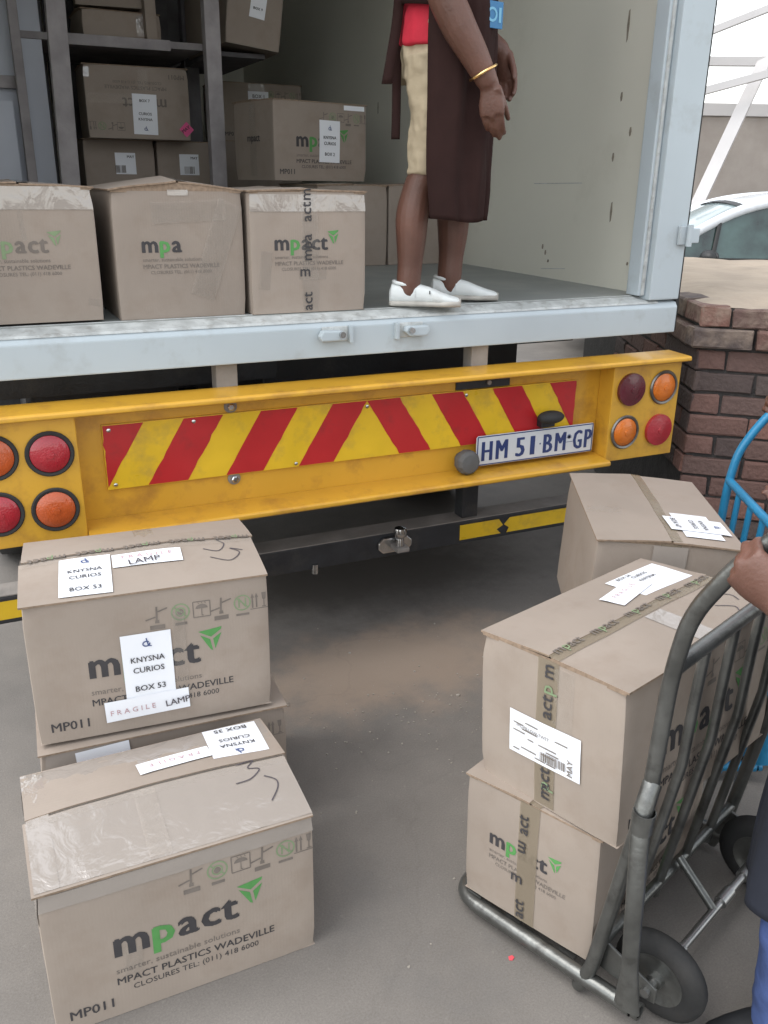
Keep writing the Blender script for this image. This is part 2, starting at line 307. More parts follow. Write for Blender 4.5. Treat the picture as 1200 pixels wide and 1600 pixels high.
def fmat(origin, zdir, xdir=(1, 0, 0)):
    z = Vector(zdir).normalized(); x = Vector(xdir); x = (x-z*x.dot(z)).normalized(); y = z.cross(x)
    m = Matrix((x, y, z)).transposed().to_4x4(); m.translation = Vector(origin); return m
def smooth_path(pts, n=5):
    pts = [Vector(p) for p in pts]; out = []
    P = [pts[0]]+pts+[pts[-1]]
    for i in range(1, len(P)-2):
        for k in range(n):
            t = k/n; a, b, c, d = P[i-1], P[i], P[i+1], P[i+2]
            out.append(0.5*((2*b)+(c-a)*t+(2*a-5*b+4*c-d)*t*t+(3*b-a-3*c+d)*t**3))
    out.append(pts[-1]); return out
def fillet(pts, r, n=6):
    pts = [Vector(p) for p in pts]; out = [pts[0]]
    for i in range(1, len(pts)-1):
        a, b, c = pts[i-1], pts[i], pts[i+1]; d0 = (a-b); d1 = (c-b); k = min(r, d0.length*0.45, d1.length*0.45)
        p0 = b+d0.normalized()*k; p1 = b+d1.normalized()*k
        for j in range(n+1):
            t = j/n; out.append(p0*(1-t)**2+b*2*t*(1-t)+p1*t*t)
    out.append(pts[-1]); return out
_txt = {}
def text2d(s, bold=0.0, sx=1.0):
    """text of cap height about 0.7: 2D verts centred in x on the baseline, faces, width"""
    k = (s, bold, sx)
    if k not in _txt:
        c = bpy.data.curves.new('t', 'FONT'); c.body = s; c.size = 1; c.resolution_u = 2; c.offset = bold; c.fill_mode = 'FRONT'
        o = bpy.data.objects.new('t', c); me = bpy.data.meshes.new_from_object(o)
        v = [(p.co.x*sx, p.co.y) for p in me.vertices]; f = [tuple(p.vertices) for p in me.polygons]
        x0 = min(p[0] for p in v); x1 = max(p[0] for p in v)
        _txt[k] = ([(x-(x0+x1)/2, y) for x, y in v], f, x1-x0)
        bpy.data.objects.remove(o); bpy.data.curves.remove(c); bpy.data.meshes.remove(me)
    return _txt[k]
class Draw:
    """flat print gathered in (u, v), later laid on a face"""
    def __init__(s): s.p = []; s.f = []; s.z = []; s.cut = []
    def poly(s, pts): o = len(s.p); s.p += list(pts); s.f.append(tuple(range(o, o+len(pts)))); return s
    def rect(s, u0, v0, u1, v1): return s.poly([(u0, v0), (u1, v0), (u1, v1), (u0, v1)])
    def line(s, a, b, w):
        dx, dy = b[0]-a[0], b[1]-a[1]; l_ = math.hypot(dx, dy) or 1; nx, ny = -dy/l_*w/2, dx/l_*w/2
        return s.poly([(a[0]+nx, a[1]+ny), (a[0]-nx, a[1]-ny), (b[0]-nx, b[1]-ny), (b[0]+nx, b[1]+ny)])
    def path(s, pts, w):
        for a, b in zip(pts, pts[1:]): s.line(a, b, w)
        return s
    def ring(s, c, r, w, n=20):
        for i in range(n):
            a, b = 2*math.pi*i/n, 2*math.pi*(i+1)/n
            s.poly([(c[0]+(r-w)*math.cos(a), c[1]+(r-w)*math.sin(a)), (c[0]+r*math.cos(a), c[1]+r*math.sin(a)), (c[0]+r*math.cos(b), c[1]+r*math.sin(b)), (c[0]+(r-w)*math.cos(b), c[1]+(r-w)*math.sin(b))])
        return s
    def disc(s, c, r, n=16): return s.poly([(c[0]+r*math.cos(2*math.pi*i/n), c[1]+r*math.sin(2*math.pi*i/n)) for i in range(n)])
    def text(s, t, u, v, width=None, size=None, bold=0.0, rot=0.0, sx=1.0, clip=None):
        vv, ff, w_ = text2d(t, 0.0, sx); k = width/w_ if width else size; ca, sa = math.cos(rot), math.sin(rot)
        sh = [(0, 0)] if bold < 0.008 else [(-bold*0.9, -bold*0.3), (bold*0.9, -bold*0.3), (0, bold*0.6)]
        for i, (sx_, sy_) in enumerate(sh):
            o = len(s.p); s.z += [0.0]*(o-len(s.z)); s.z += [0.00012*i]*len(vv)
            s.p += [(u+k*((x+sx_)*ca-(y+sy_)*sa), v+k*((x+sx_)*sa+(y+sy_)*ca)) for x, y in vv]; s.f += [tuple(j+o for j in f) for f in ff]
        return s
    def lay(s, fn, name, m, parent):
        b = MB(); s.z += [0.0]*(len(s.p)-len(s.z)); nrm = None
        b.v = [tuple(fn(u, v)) for u, v in s.p]
        if any(s.z):
            (u, v) = s.p[0]; e_ = 1e-3; o_ = Vector(fn(u, v)); nrm = (Vector(fn(u+e_, v))-o_).cross(Vector(fn(u, v+e_))-o_).normalized()
            b.v = [tuple(Vector(p)+nrm*z) for p, z in zip(b.v, s.z)]
        cuts = sorted(set(s.cut)); out = None
        for i, f0 in enumerate([0]+cuts):
            fs = s.f[f0:(cuts+[len(s.f)])[i]]
            if not fs: continue
            used = sorted({j for f in fs for j in f}); mp = {j: q for q, j in enumerate(used)}
            b2 = MB(); b2.v = [b.v[j] for j in used]; b2.f = [tuple(mp[j] for j in f) for f in fs]; out = b2.build(name, m, parent)
        return out
    def piece(s):
        """what follows is a print of its own"""
        s.cut.append(len(s.f)); return s
def xf(u0, v0, rot=0.0, k=1.0):
    ca, sa = math.cos(rot)*k, math.sin(rot)*k
    return lambda u, v: (u0+u*ca-v*sa, v0+u*sa+v*ca)

# ------------------------------------------------------------------ ground
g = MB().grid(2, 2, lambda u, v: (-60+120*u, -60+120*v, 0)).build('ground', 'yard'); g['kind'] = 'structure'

# ------------------------------------------------------------------ truck
truck = empty('delivery_truck', (-0.655, 2.5, 0))
tag(truck, 'delivery truck seen from behind with open white cargo box and yellow rear bumper', 'truck')
TM = Matrix.Translation((0.655, -2.5, 0))
def tb(mb, name, m, parent=None, **k):
    """truck part given in world coordinates"""
    pw = parent or truck
    mb.v = [tuple(TM @ Vector(p)) for p in mb.v]
    return mb.build(name, m, pw, **k)
XL, XR = -2.01, 0.62     # outer width of the cargo box
WI = 0.535               # inner face of the right wall
LI = XL+0.085
FZ, RZ, FY = 1.236, 3.55, 5.35
tb(MB().box((LI, 0.06, 1.13), (WI, FY, FZ)), 'cargo_floor', 'floor_panel')
tb(MB().box((WI, 0.05, 1.10), (XR-0.004, FY+0.06, RZ)), 'cargo_wall', 'cream_panel')
tb(MB().box((XL+0.004, 0.05, 1.10), (LI, FY+0.06, RZ)), 'cargo_wall', 'cream_panel')
tb(MB().box((LI, FY, 1.10), (WI, FY+0.06, RZ)), 'cargo_front_wall', 'cream_panel')
tb(MB().box((XL, 0.05, RZ), (XR, FY+0.06, RZ+0.05)), 'cargo_roof', 'truck_white')
# rear sill: face, worn top lip
tb(MB().prism([(0.0, 1.100), (0.0, 1.196), (0.012, 1.214), (0.06, 1.226), (0.062, 1.10)], XR-XL, fmat((XL, 0, 0), (1, 0, 0), (0, 1, 0))), 'rear_sill', 'truck_white', bevel=0.004)
tb(MB().prism([(0.006, 1.2115), (0.012, 1.219), (0.075, 1.2385), (0.075, 1.228)], WI-LI-0.01, fmat((LI+0.005, 0, 0), (1, 0, 0), (0, 1, 0))), 'floor_edge_strip', 'truck_edge', bevel=0.002)
# rear posts with their stepped inner rebate
for s_, x0, x1, xi in ((1, 0.478, XR, 0.445), (-1, XL, XL+0.142, XL+0.175)):
    tb(MB().box((min(x0, x1), 0.0, 1.2245), (max(x0, x1), 0.10, RZ+0.05)), 'rear_post', 'truck_white', bevel=0.006)
    a_, b_ = (xi, 0.479) if s_ > 0 else (XL+0.141, xi)
    tb(MB().box((a_, 0.03, 1.24), (b_, 0.098, RZ)), 'post_rebate', 'truck_white', bevel=0.004)
    c_ = 0.462 if s_ > 0 else XL+0.158
    tb(MB().box((c_-0.006, 0.022, 1.242), (c_+0.006, 0.031, RZ)), 'door_seal', 'truck_edge', bevel=0.002)
    e_ = XR+0.001 if s_ > 0 else XL-0.015
    tb(MB().box((e_, 0.012, 1.105), (e_+0.014, 0.07, RZ+0.04)), 'rubber_gasket', 'rubber')
tb(MB().box((XL+0.142, 0.0, RZ-0.10), (0.478, 0.1, RZ+0.049)), 'rear_header', 'truck_white')
# hinge
hg = tb(MB().box((0.575, -0.014, 1.425), (0.612, -0.001, 1.492)), 'hinge', 'truck_white', bevel=0.003)
tb(MB().box((0.606, -0.034, 1.432), (0.652, -0.015, 1.485)), 'hinge_leaf', 'truck_white', hg, bevel=0.004)
tb(MB().cyl((0.612, -0.024, 1.42), (0.612, -0.024, 1.497), 0.011), 'hinge_pin', 'truck_white', hg, smooth=True)
# door latch keepers on the sill
for x, s_ in ((-0.80, 1), (-0.53, -1)):
    k = tb(MB().box((x-0.045, -0.007, 1.150), (x+0.045, -0.0005, 1.198)), 'latch_keeper', 'truck_edge', bevel=0.003)
    tb(MB().prism([(-0.05, -0.016), (0.03, -0.016), (0.036, 0.0), (0.02, 0.016), (-0.045, 0.018), (-0.056, 0.0)], 0.026, fmat((x-0.005*s_, -0.007, 1.172), (0, -1, 0), (s_, 0, 0))), 'keeper_cam', 'truck_white', k, bevel=0.005)
    tb(MB().cyl((x+0.012*s_, -0.006, 1.176), (x+0.012*s_, -0.046, 1.176), 0.010), 'keeper_pin', 'chrome', k, smooth=True)
    tb(MB().box((x+0.052*s_-0.006, -0.02, 1.146), (x+0.052*s_+0.006, -0.0005, 1.20)), 'keeper_lug', 'truck_white', k, bevel=0.002)
# marks on the cream wall: rivets with rust runs
rnd = random.Random(4)
for y, z, h in ((0.351, 2.194, 0.10), (0.278, 1.824, 0.03), (0.366, 1.735, 0.03), (0.345, 1.533, 0.07), (0.799, 1.369, 0.02), (0.775, 1.345, 0.02), (0.215, 1.341, 0.012), (0.35, 1.95, 0.03), (1.6, 1.95, 0.05), (2.6, 2.05, 0.06), (1.5, 1.45, 0.02), (0.75, 1.31, 0.012)):
    tb(MB().prism([(-0.004, -h*0.5), (0.003, -h*0.45), (0.006, 0.004), (0.002, h*0.6), (-0.004, h*0.5), (-0.007, 0.0)], 0.0012, fmat((WI-0.0002, y, z), (-1, 0, 0), (0, 1, 0))), 'rust_mark', 'stain')
for a_, b_ in (((0.55, 1.632), (0.9, 1.636)), ((0.62, 1.27), (0.8, 1.285))):
    tb(MB().prism([(0, 0), (b_[0]-a_[0], b_[1]-a_[1]), (b_[0]-a_[0], b_[1]-a_[1]+0.003), (0, 0.003)], 0.001, fmat((WI-0.0002, b_[0], a_[1]), (-1, 0, 0), (0, -1, 0))), 'scratch', 'truck_edge')
# chassis under the box
for x in (-1.15, -0.235):
    tb(MB().box((x-0.035, 0.02, 0.66), (x+0.035, 6.5, 0.90)), 'chassis_rail', 'black_steel')
    tb(MB().box((x-0.034, 0.03, 0.90), (x+0.034, 0.09, 1.099)), 'rail_upright', 'dusty_steel', bevel=0.003)
for y in (0.5, 1.3, 2.2, 3.1):
    tb(MB().box((XL+0.1, y, 0.995), (XR-0.1, y+0.06, 1.098)), 'floor_bearer', 'black_steel')
tb(MB().box((XL+0.1, 0.30, 0.98), (-0.9, 0.33, 1.095)), 'rear_crossmember', 'black_steel')
tb(MB().box((-0.9, 0.45, 0.86), (0.2, 0.47, 1.095)), 'rear_crossmember', 'black_steel')
tb(MB().cyl((XL+0.25, 1.55, 0.47), (XR-0.25, 1.55, 0.47), 0.075), 'rear_axle', 'black_steel', smooth=True)
tb(MB().ell((-0.69, 1.55, 0.47), (0.20, 0.20, 0.19)), 'differential', 'black_steel', smooth=True)
for x in (XL+0.10, XL+0.36, XR-0.58, XR-0.32):
    wh = tb(MB().lathe([(0.24, 0.0), (0.30, -0.006), (0.43, 0.005), (0.47, 0.04), (0.475, 0.115), (0.47, 0.19), (0.43, 0.225), (0.30, 0.236), (0.24, 0.23)], fmat((x, 1.55, 0.475), (1, 0, 0), (0, 1, 0)), 36), 'wheel', 'rubber', smooth=True)
    tb(MB().lathe([(0.0, 0.12), (0.08, 0.12), (0.13, 0.07), (0.2, 0.06), (0.24, 0.02), (0.245, 0.0)], fmat((x, 1.55, 0.475), (1, 0, 0), (0, 1, 0)), 28), 'rim', 'dusty_steel', wh, smooth=True)
for x0, x1 in ((XL+0.08, XL+0.62), (XR-0.62, XR-0.08)):
    mg = MB().tube([((x0+x1)/2, 1.55+0.60*math.cos(t), 0.475+0.60*math.sin(t)) for t in [R(a) for a in range(10, 171, 16)]], [((x1-x0)/2, 0.006)]*11, 16, ref=(1, 0, 0))
    tb(mg, 'mudguard', 'rubber', smooth=True)
    tb(MB().box((x0, 0.90, 0.30), (x1, 0.908, 0.66)), 'mud_flap', 'rubber')
# cab far ahead
tb(MB().prism([(0, 0.45), (0, 2.55), (0.9, 2.6), (1.55, 1.75), (1.75, 1.55), (1.8, 0.45)], 2.3, fmat((-1.8, 5.6, 0), (1, 0, 0), (0, 1, 0))), 'cab', 'truck_white', bevel=0.05)
for x in (XL+0.15, XR-0.45):
    tb(MB().lathe([(0.0, 0.02), (0.24, 0.0), (0.30, -0.006), (0.43, 0.005), (0.475, 0.05), (0.475, 0.2), (0.43, 0.24), (0.0, 0.23)], fmat((x, 6.5, 0.475), (1, 0, 0), (0, 1, 0)), 30), 'wheel', 'rubber', smooth=True)
# bumper: a folded channel
bx0, bx1 = -2.03, 0.632
bump = tb(MB().prism([(0.03, 1.026), (-0.095, 1.022), (-0.102, 1.016), (-0.102, 1.006), (-0.095, 1.002), (0.018, 1.002), (0.018, 0.63), (0.03, 0.63)], bx1-bx0, fmat((bx0, 0, 0), (1, 0, 0), (0, 1, 0))), 'rear_bumper', 'yellow_paint', bevel=0.003)
tb(MB().prism([(0.017, 0.651), (-0.095, 0.643), (-0.103, 0.637), (-0.103, 0.627), (-0.096, 0.621), (0.017, 0.627)], 0.2925+1.6205, fmat((-1.6205, 0, 0), (1, 0, 0), (0, 1, 0))), 'bumper_lip', 'yellow_paint', bump, bevel=0.003)
for x in (-1.15, -0.235): tb(MB().box((x-0.03, 0.031, 0.66), (x+0.03, 0.06, 0.99)), 'bumper_bracket', 'black_steel')
# chevron board
bd = tb(MB().box((-1.5436, 0.004, 0.7435), (0.178, 0.0175, 0.9461)), 'chevron_board', 'yellow_tape', bevel=0.001)
wS, xc, z0, z1, xa, xb = 0.1232, -0.683, 0.7435, 0.9461, -1.5436, 0.178
def clip(poly, lo, hi):
    for sgn, lim in ((1, lo), (-1, hi)):
        out = []
        for i in range(len(poly)):
            a, b = poly[i], poly[(i+1) % len(poly)]; da, db = sgn*(a[0]-lim), sgn*(b[0]-lim)
            if da >= 0: out.append(a)
            if da*db < 0: t = da/(da-db); out.append((a[0]+(b[0]-a[0])*t, a[1]+(b[1]-a[1])*t))
        poly = out
    return poly
rnd = random.Random(9)
for k in range(0, 7):
    for sgn in (-1, 1):
        t0, t1 = xc+sgn*k*wS, xc+sgn*(k+1)*wS; b0, b1 = t0+sgn*wS, t1+sgn*wS
        top = z1-0.002
        poly = clip([(b0, z0+0.002), (b1, z0+0.002), (t1, top), (t0, top)] if sgn > 0 else [(b1, z0+0.002), (b0, z0+0.002), (t0, top), (t1, top)], xa+0.002, xb-0.002)
        if len(poly) < 3: continue
        # chipped edge of the tape
        if k % 2 == 0:
            dense = []
            for i in range(len(poly)):
                a, b = poly[i], poly[(i+1) % len(poly)]; n_ = 10 if abs(a[1]-b[1]) > 0.05 else 1
                for j in range(n_):
                    t = j/n_; jit = (rnd.uniform(-1, 1)*0.0035*(1 if rnd.random() < 0.25 else 0.12)) if 0 < j else 0
                    dense.append((a[0]+(b[0]-a[0])*t+jit, a[1]+(b[1]-a[1])*t))
            o = tb(MB().prism([(x, z) for x, z in dense], 0.0015, fmat((0, 0.0038, 0), (0, -1, 0), (1, 0, 0))), 'red_stripe', 'red_tape', bd)
for x, z in ((-1.525, 0.93), (-1.52, 0.758), (-1.27, 0.932), (-0.94, 0.755), (-0.683, 0.925), (-0.30, 0.93), (-0.2, 0.755)):
    tb(MB().lathe([(0.006, 0), (0.006, 0.002), (0.003, 0.0035), (0.0, 0.0035)], fmat((x, 0.002, z), (0, -1, 0)), 12), 'rivet', 'chrome', bd, smooth=True)
for x, z in ((-1.148, 0.965), (-1.148, 0.727)):
    b_ = tb(MB().lathe([(0.021, 0), (0.021, 0.004), (0.014, 0.006), (0.0, 0.006)], fmat((x, 0.0175, z), (0, -1, 0)), 16), 'washer', 'dusty_steel')
    tb(MB().lathe([(0.012, 0), (0.012, 0.010), (0.008, 0.013), (0.0, 0.013)], fmat((x, 0.0115, z), (0, -1, 0)), 6), 'bolt', 'chrome', b_)
pt_ = tb(MB().box((-0.337, 0.010, 0.948), (-0.115, 0.0175, 0.985)), 'dark_patch_plate', 'black_steel', bevel=0.002)
tb(MB().lathe([(0.009, 0), (0.009, 0.007), (0.0, 0.008)], fmat((-0.205, 0.0095, 0.967), (0, -1, 0)), 8), 'bolt', 'dusty_steel', pt_)
# rubber buffer knob
bf = tb(MB().lathe([(0.026, 0.0), (0.03, 0.02), (0.044, 0.03), (0.046, 0.06), (0.036, 0.075), (0.0, 0.078)], fmat((-0.303, 0.0175, 0.692), (0, -1, 0)), 11), 'rubber_buffer', 'grey_rubber', bevel=0.003)
# number plate
npl = tb(MB().prism([(-0.26, -0.05), (-0.254, -0.0565), (0.254, -0.0565), (0.26, -0.05), (0.26, 0.05), (0.254, 0.0565), (-0.254, 0.0565), (-0.26, 0.05)], 0.004, fmat((0, -0.016, 0.7225), (0, -1, 0), (1, 0, 0))), 'number_plate', 'plate_white', bevel=0.0012)
d = Draw()
for u0, v0, u1, v1 in ((-0.257, -0.0545, 0.257, -0.0505), (-0.257, 0.0505, 0.257, 0.0545), (-0.257, -0.0505, -0.253, 0.0505), (0.253, -0.0505, 0.257, 0.0505)): d.rect(u0, v0, u1, v1)
d.piece()
for t, u, wd in (('H', -0.215, 0.05), ('M', -0.152, 0.056), ('5', -0.072, 0.044), ('1', -0.018, 0.022), ('B', 0.051, 0.046), ('M', 0.108, 0.054), ('G', 0.187, 0.046), ('P', 0.236, 0.038)):
    vv, ff, w_ = text2d(t, 0.0); o_ = len(d.p); 
    d.piece()
    for i, q_ in enumerate((-0.0035, 0.0035, 0.0)):
        o_ = len(d.p); d.z += [0.0]*(o_-len(d.z)); d.z += [0.00015*i]*len(vv)
        d.p += [(u+x/w_*(wd-0.007)*0.92+q_, -0.038+y*0.105) for x, y in vv]; d.f += [tuple(j+o_ for j in f) for f in ff]
tb_fn = lambda y: (lambda u, v: TM @ Vector((u, y, 0.7225+v)))
d.lay(tb_fn(-0.0209), 'plate_lettering', 'plate_blue', npl)
d = Draw()
for i in range(-3, 4): d.line((0.147, 0.006), (0.147+0.012*math.sin(i*0.42), 0.006+0.017*math.cos(i*0.42)), 0.0028)
d.disc((0.147, 0.012), 0.006); d.rect(0.130, -0.008, 0.165, -0.006); d.piece(); d.disc((0.016, 0.0), 0.0035)
d.lay(tb_fn(-0.0209), 'plate_emblem', 'ink_blue', npl)
# plate lamp
pl_ = tb(MB().ell((0.045, -0.035, 0.825), (0.056, 0.034, 0.024)), 'plate_lamp', 'rubber', smooth=True)
tb(MB().box((0.01, -0.03, 0.785), (0.07, 0.003, 0.818)), 'lamp_bracket', 'black_steel', pl_, bevel=0.003)
# light clusters
def cluster(x0, x1, lamps):
    c = tb(MB().box((x0, -0.065, 0.6285), (x1, 0.0175, 1.0006)), 'light_panel', 'yellow_paint', bevel=0.004)
    for x, z, m_, rim in lamps:
        mt = fmat((x, -0.0645, z), (0, -1, 0))
        if rim:
            rg = tb(MB().lathe([(0.064, 0), (0.067, 0.006), (0.063, 0.011), (0.056, 0.009), (0.054, 0.0)], mt, 32), 'lamp_rim', rim, c, smooth=True)
        ln = tb(MB().lathe([(0.0545 if rim else 0.063, 0.0), (0.054 if rim else 0.062, 0.008 if rim else 0.013), (0.045, 0.015), (0.025, 0.0195), (0.0, 0.0205)], mt, 32), 'lamp_lens', m_, c, smooth=True)
        tb(MB().lathe([(0.012, 0.019), (0.011, 0.0228), (0.0, 0.0235)], mt, 14), 'lens_screw', m_, c, smooth=True)
    return c
cluster(0.294, 0.619, [(0.379, 0.908, 'lens_dark_red', None), (0.538, 0.903, 'lens_amber', 'dull_chrome'), (0.371, 0.742, 'lens_amber', 'dull_chrome'), (0.536, 0.735, 'lens_red', None)])
cl = cluster(-1.945, -1.6216, [(-1.70, 0.898, 'lens_red', 'rubber'), (-1.703, 0.730, 'lens_orange', 'rubber'), (-1.848, 0.902, 'lens_orange', 'rubber'), (-1.853, 0.736, 'lens_red', 'rubber')])
# underrun bar with tow ball
bar = tb(MB().box((-2.05, 0.10, 0.312), (0.66, 0.20, 0.405)), 'underrun_bar', 'black_steel', bevel=0.006)
tb(MB().box((-1.98, 0.102, 0.4052), (0.64, 0.199, 0.4085)), 'dust_layer', 'dusty_steel', bar)
for x0, x1 in ((-0.243, 0.62), (-1.98, -1.62)):
    pts = [(x0, 0.0), (x1, 0.0), (x1, 0.062), (x0, 0.062)]
    if x0 > -1:
        for sx0, sx1, tp in ((-0.243, -0.055, [(0.175, 0.0), (0.155, 0.02), (0.178, 0.035), (0.165, 0.062)]), (-0.028, 0.62, None)):
            pl2 = [(sx0, 0), (sx1, 0), (sx1-0.02, 0.02), (sx1+0.008, 0.034), (sx1-0.012, 0.062), (sx0, 0.062)] if tp else [(sx0, 0), (sx1, 0), (sx1, 0.062), (sx0+0.012, 0.062), (sx0-0.014, 0.036), (sx0+0.01, 0.02)]
            tb(MB().prism(pl2, 0.0012, fmat((0, 0.0995, 0.328), (0, -1, 0))), 'reflective_tape', 'yellow_tape', bar)
    else: tb(MB().prism(pts, 0.0012, fmat((0, 0.0995, 0.328), (0, -1, 0))), 'reflective_tape', 'yellow_tape', bar)
for x in (-1.15, -0.19): tb(MB().box((x-0.035, 0.12, 0.409), (x+0.035, 0.18, 0.66)), 'bar_hanger', 'black_steel', bevel=0.004)
th = tb(MB().prism([(-0.07, -0.012), (-0.05, -0.03), (0.05, -0.03), (0.07, -0.012), (0.07, 0.012), (0.05, 0.03), (-0.05, 0.03), (-0.07, 0.012)], 0.02, fmat((-0.53, 0.0995, 0.365), (0, -1, 0))), 'tow_hitch', 'chrome', bar, bevel=0.006)
tb(MB().box((-0.55, 0.02, 0.355), (-0.50, 0.09, 0.372)), 'tow_tongue', 'dusty_steel', bar, bevel=0.004)
tb(MB().lathe([(0.016, 0.0), (0.014, 0.02), (0.012, 0.03), (0.022, 0.04), (0.026, 0.055), (0.022, 0.07), (0.0, 0.078)], fmat((-0.525, 0.05, 0.372), (0, 0, 1)), 20), 'tow_ball', 'chrome', bar, smooth=True)
tb(MB().cyl((-0.845, 0.095, 0.30), (-0.845, 0.095, 0.335), 0.012), 'hanging_bolt', 'chrome', bar, smooth=True)
tb(MB().cyl((-1.1, 0.9, 0.80), (-0.1, 0.9, 0.80), 0.05), 'spring_tube', 'black_steel', smooth=True)
tb(MB().box((-1.72, 0.62, 0.40), (-0.42, 1.02, 0.94)), 'underbody_light_block', 'black_steel', bevel=0.02)  # box added under the truck to block light and darken behind the bumper

# ------------------------------------------------------------------ brick wall on the right
bw = tag(empty('brick_wall', (0.72, -0.035, 0)), 'low dark brick wall with sandy top at right of the truck', 'wall')
rnd = random.Random(21)
def brick_mesh(lx, ly, lz, seed, mname='brick'):
    r_ = random.Random(seed); bm = bmesh.new(); bmesh.ops.create_cube(bm, size=1)
    for v in bm.verts: v.co = Vector((v.co.x*lx, v.co.y*ly, v.co.z*lz))
    bmesh.ops.bevel(bm, geom=list(bm.edges), offset=0.005, segments=1, affect='EDGES')
    for v in bm.verts: v.co += Vector((r_.uniform(-1, 1), r_.uniform(-1, 1), r_.uniform(-1, 1)))*0.0034
    me = bpy.data.meshes.new('brick'); bm.to_mesh(me); bm.free(); me.materials.append(M[mname]); return me
BL, BW, BH, JT = 0.222, 0.106, 0.075, 0.011
full = [brick_mesh(BL, BW, BH, i) for i in range(4)]; half = [brick_mesh(BW, BW, BH, 10+i) for i in range(3)]
full_d = [brick_mesh(BL, BW, BH*0.97, 20+i, 'brick_dusty') for i in range(4)]; half_d = [brick_mesh(BW, BW, BH*0.97, 30+i, 'brick_dusty') for i in range(3)]
dA = Vector((0.74, -0.67, 0)).normalized(); dR = Vector((0.45, 0.893, 0)).normalized()
nA = Vector((-dA.y, dA.x, 0)); nA = nA if nA.dot(Vector((-1, -1, 0))) > 0 else -nA
nR = Vector((-dR.y, dR.x, 0)); nR = nR if nR.x < 0 else -nR
COURSES = 14
def lay_wall(d_, n_, length, z_from, flip):
    ang = math.atan2(d_.y, d_.x)
    for k in range(COURSES):
        z = 0.006+k*(BH+JT)+BH/2
        if z < z_from: continue
        step = 0.0 if k < COURSES-2 else (0.028 if k == COURSES-2 else 0.006)
        s_ = -step; first = (k+flip) % 2
        while s_ < length:
            l_ = BW if (first and s_ <= 0) or rnd.random() < 0.06 else BL
            mid = d_*(s_+l_/2)-n_*(BW/2)+n_*(rnd.uniform(-0.004, 0.004)+step)
            me = rnd.choice((half_d if l_ == BW else full_d) if k >= COURSES-2 else (half if l_ == BW else full))
            o = bpy.data.objects.new('brick', me); col.objects.link(o); o.parent = bw
            top_ = k >= COURSES-2; j_ = 3.5 if top_ else 1.0
            o.location = (mid.x, mid.y, z+rnd.uniform(-0.002, 0.002)*j_*0.8); o.rotation_euler = (rnd.uniform(-.012, .012)*j_*0.6, rnd.uniform(-.012, .012)*j_*0.6, ang+rnd.uniform(-.012, .012)*j_)
            s_ += l_+JT; first = 0
lay_wall(dA, nA, 1.45, 0.0, 0)
lay_wall(dR, nR, 1.25, 0.55, 1)
topz = 0.006+COURSES*(BH+JT)
q = [Vector((0, 0, 0)), dA*1.6, dA*1.6+dR*2.3, dR*2.3]
ins = [p-nA*0.012-nR*0.012 if i == 0 else (p-nA*0.012 if i == 1 else (p-nR*0.012 if i == 3 else p)) for i, p in enumerate(q)]
MB().prism([(p.x, p.y) for p in ins], topz-0.02, Matrix.Translation((0, 0, 0.001))).build('mortar_core', 'mortar', bw)
cp = MB()
def capf(u, v):
    p = ins[0].lerp(ins[1], u).lerp(ins[3].lerp(ins[2], u), v); e_ = min(u, v, 1-u)*8
    return (p.x+0.02*noise.noise((u*9, v*7, 1)), p.y+0.02*noise.noise((u*9, v*7, 5)), topz-0.02+min(1, e_)*0.03+0.014*noise.noise((u*7, v*9, 3)))
cp.grid(24, 24, capf).build('sandy_top', 'sand_cap', bw, smooth=True)

# ------------------------------------------------------------------ background beyond the wall
fw = MB()
fwd_ = Vector((0.93, -0.37, 0)); p0 = Vector((8.9, 8.2, 0)); nf = Vector((0.37, 0.93, 0))
mw = fmat(p0-fwd_*9, (0, 0, 1), fwd_)
cw = tag(empty('concrete_wall', p0-fwd_*9, (0, 0, math.atan2(fwd_.y, fwd_.x))), 'tall stained concrete boundary wall behind the white car', 'wall')
for k in range(12):
    MB().box((k*2.0+0.008, 0, 0), (k*2.0+1.992, 0.15, 2.62)).build('wall_panel', 'concrete', cw, bevel=0.01)
MB().box((-0.05, -0.04, 2.623), (24, 0.19, 2.80)).build('wall_coping', 'steel_light', cw, bevel=0.01)
cpt = tag(empty('carport_frame', (7.7, 7.6, 0)), 'pale steel carport frame with diagonal brace above the car', 'carport')
def beam(a, b, wd, name, m_='steel_light'):
    a = Vector(a)-Vector((7.7, 7.6, 0)); b = Vector(b)-Vector((7.7, 7.6, 0))
    t = (b-a).normalized(); sd_ = t.cross(Vector((0.75, 0.66, 0))).normalized(); up = sd_.cross(t)
    mb = MB().box((-wd/2, -wd/2, 0), (wd/2, wd/2, (b-a).length)); R3 = Matrix((sd_, up, t)).transposed()
    mb.v = [tuple(a+R3 @ Vector(p)) for p in mb.v]
    return mb.build(name, m_, cpt, bevel=0.006)
C0 = Vector((-1.8474, -2.614, 1.629))
def far(p, k): return C0+(Vector(p)-C0)*k
beam(far((7.95, 7.72, 1.20), 0.95), far((9.45, 8.18, 3.45), 0.95), 0.17, 'brace')
beam(far((7.2, 9.3, 3.38), 0.94), far((11.5, 7.4, 3.42), 0.94), 0.12, 'rail_beam')
beam(far((8.0, 8.9, 3.50), 0.90), far((11.0, 7.9, 4.70), 0.90), 0.09, 'rafter')
beam(far((7.9, 8.7, 2.78), 0.92), far((10.6, 7.6, 3.55), 0.92), 0.10, 'lower_rafter')
beam((10.4, 7.3, 0.0), (10.4, 7.3, 3.9), 0.14, 'post')
beam((6.6, 9.0, 0.0), (6.6, 9.0, 3.4), 0.14, 'post')

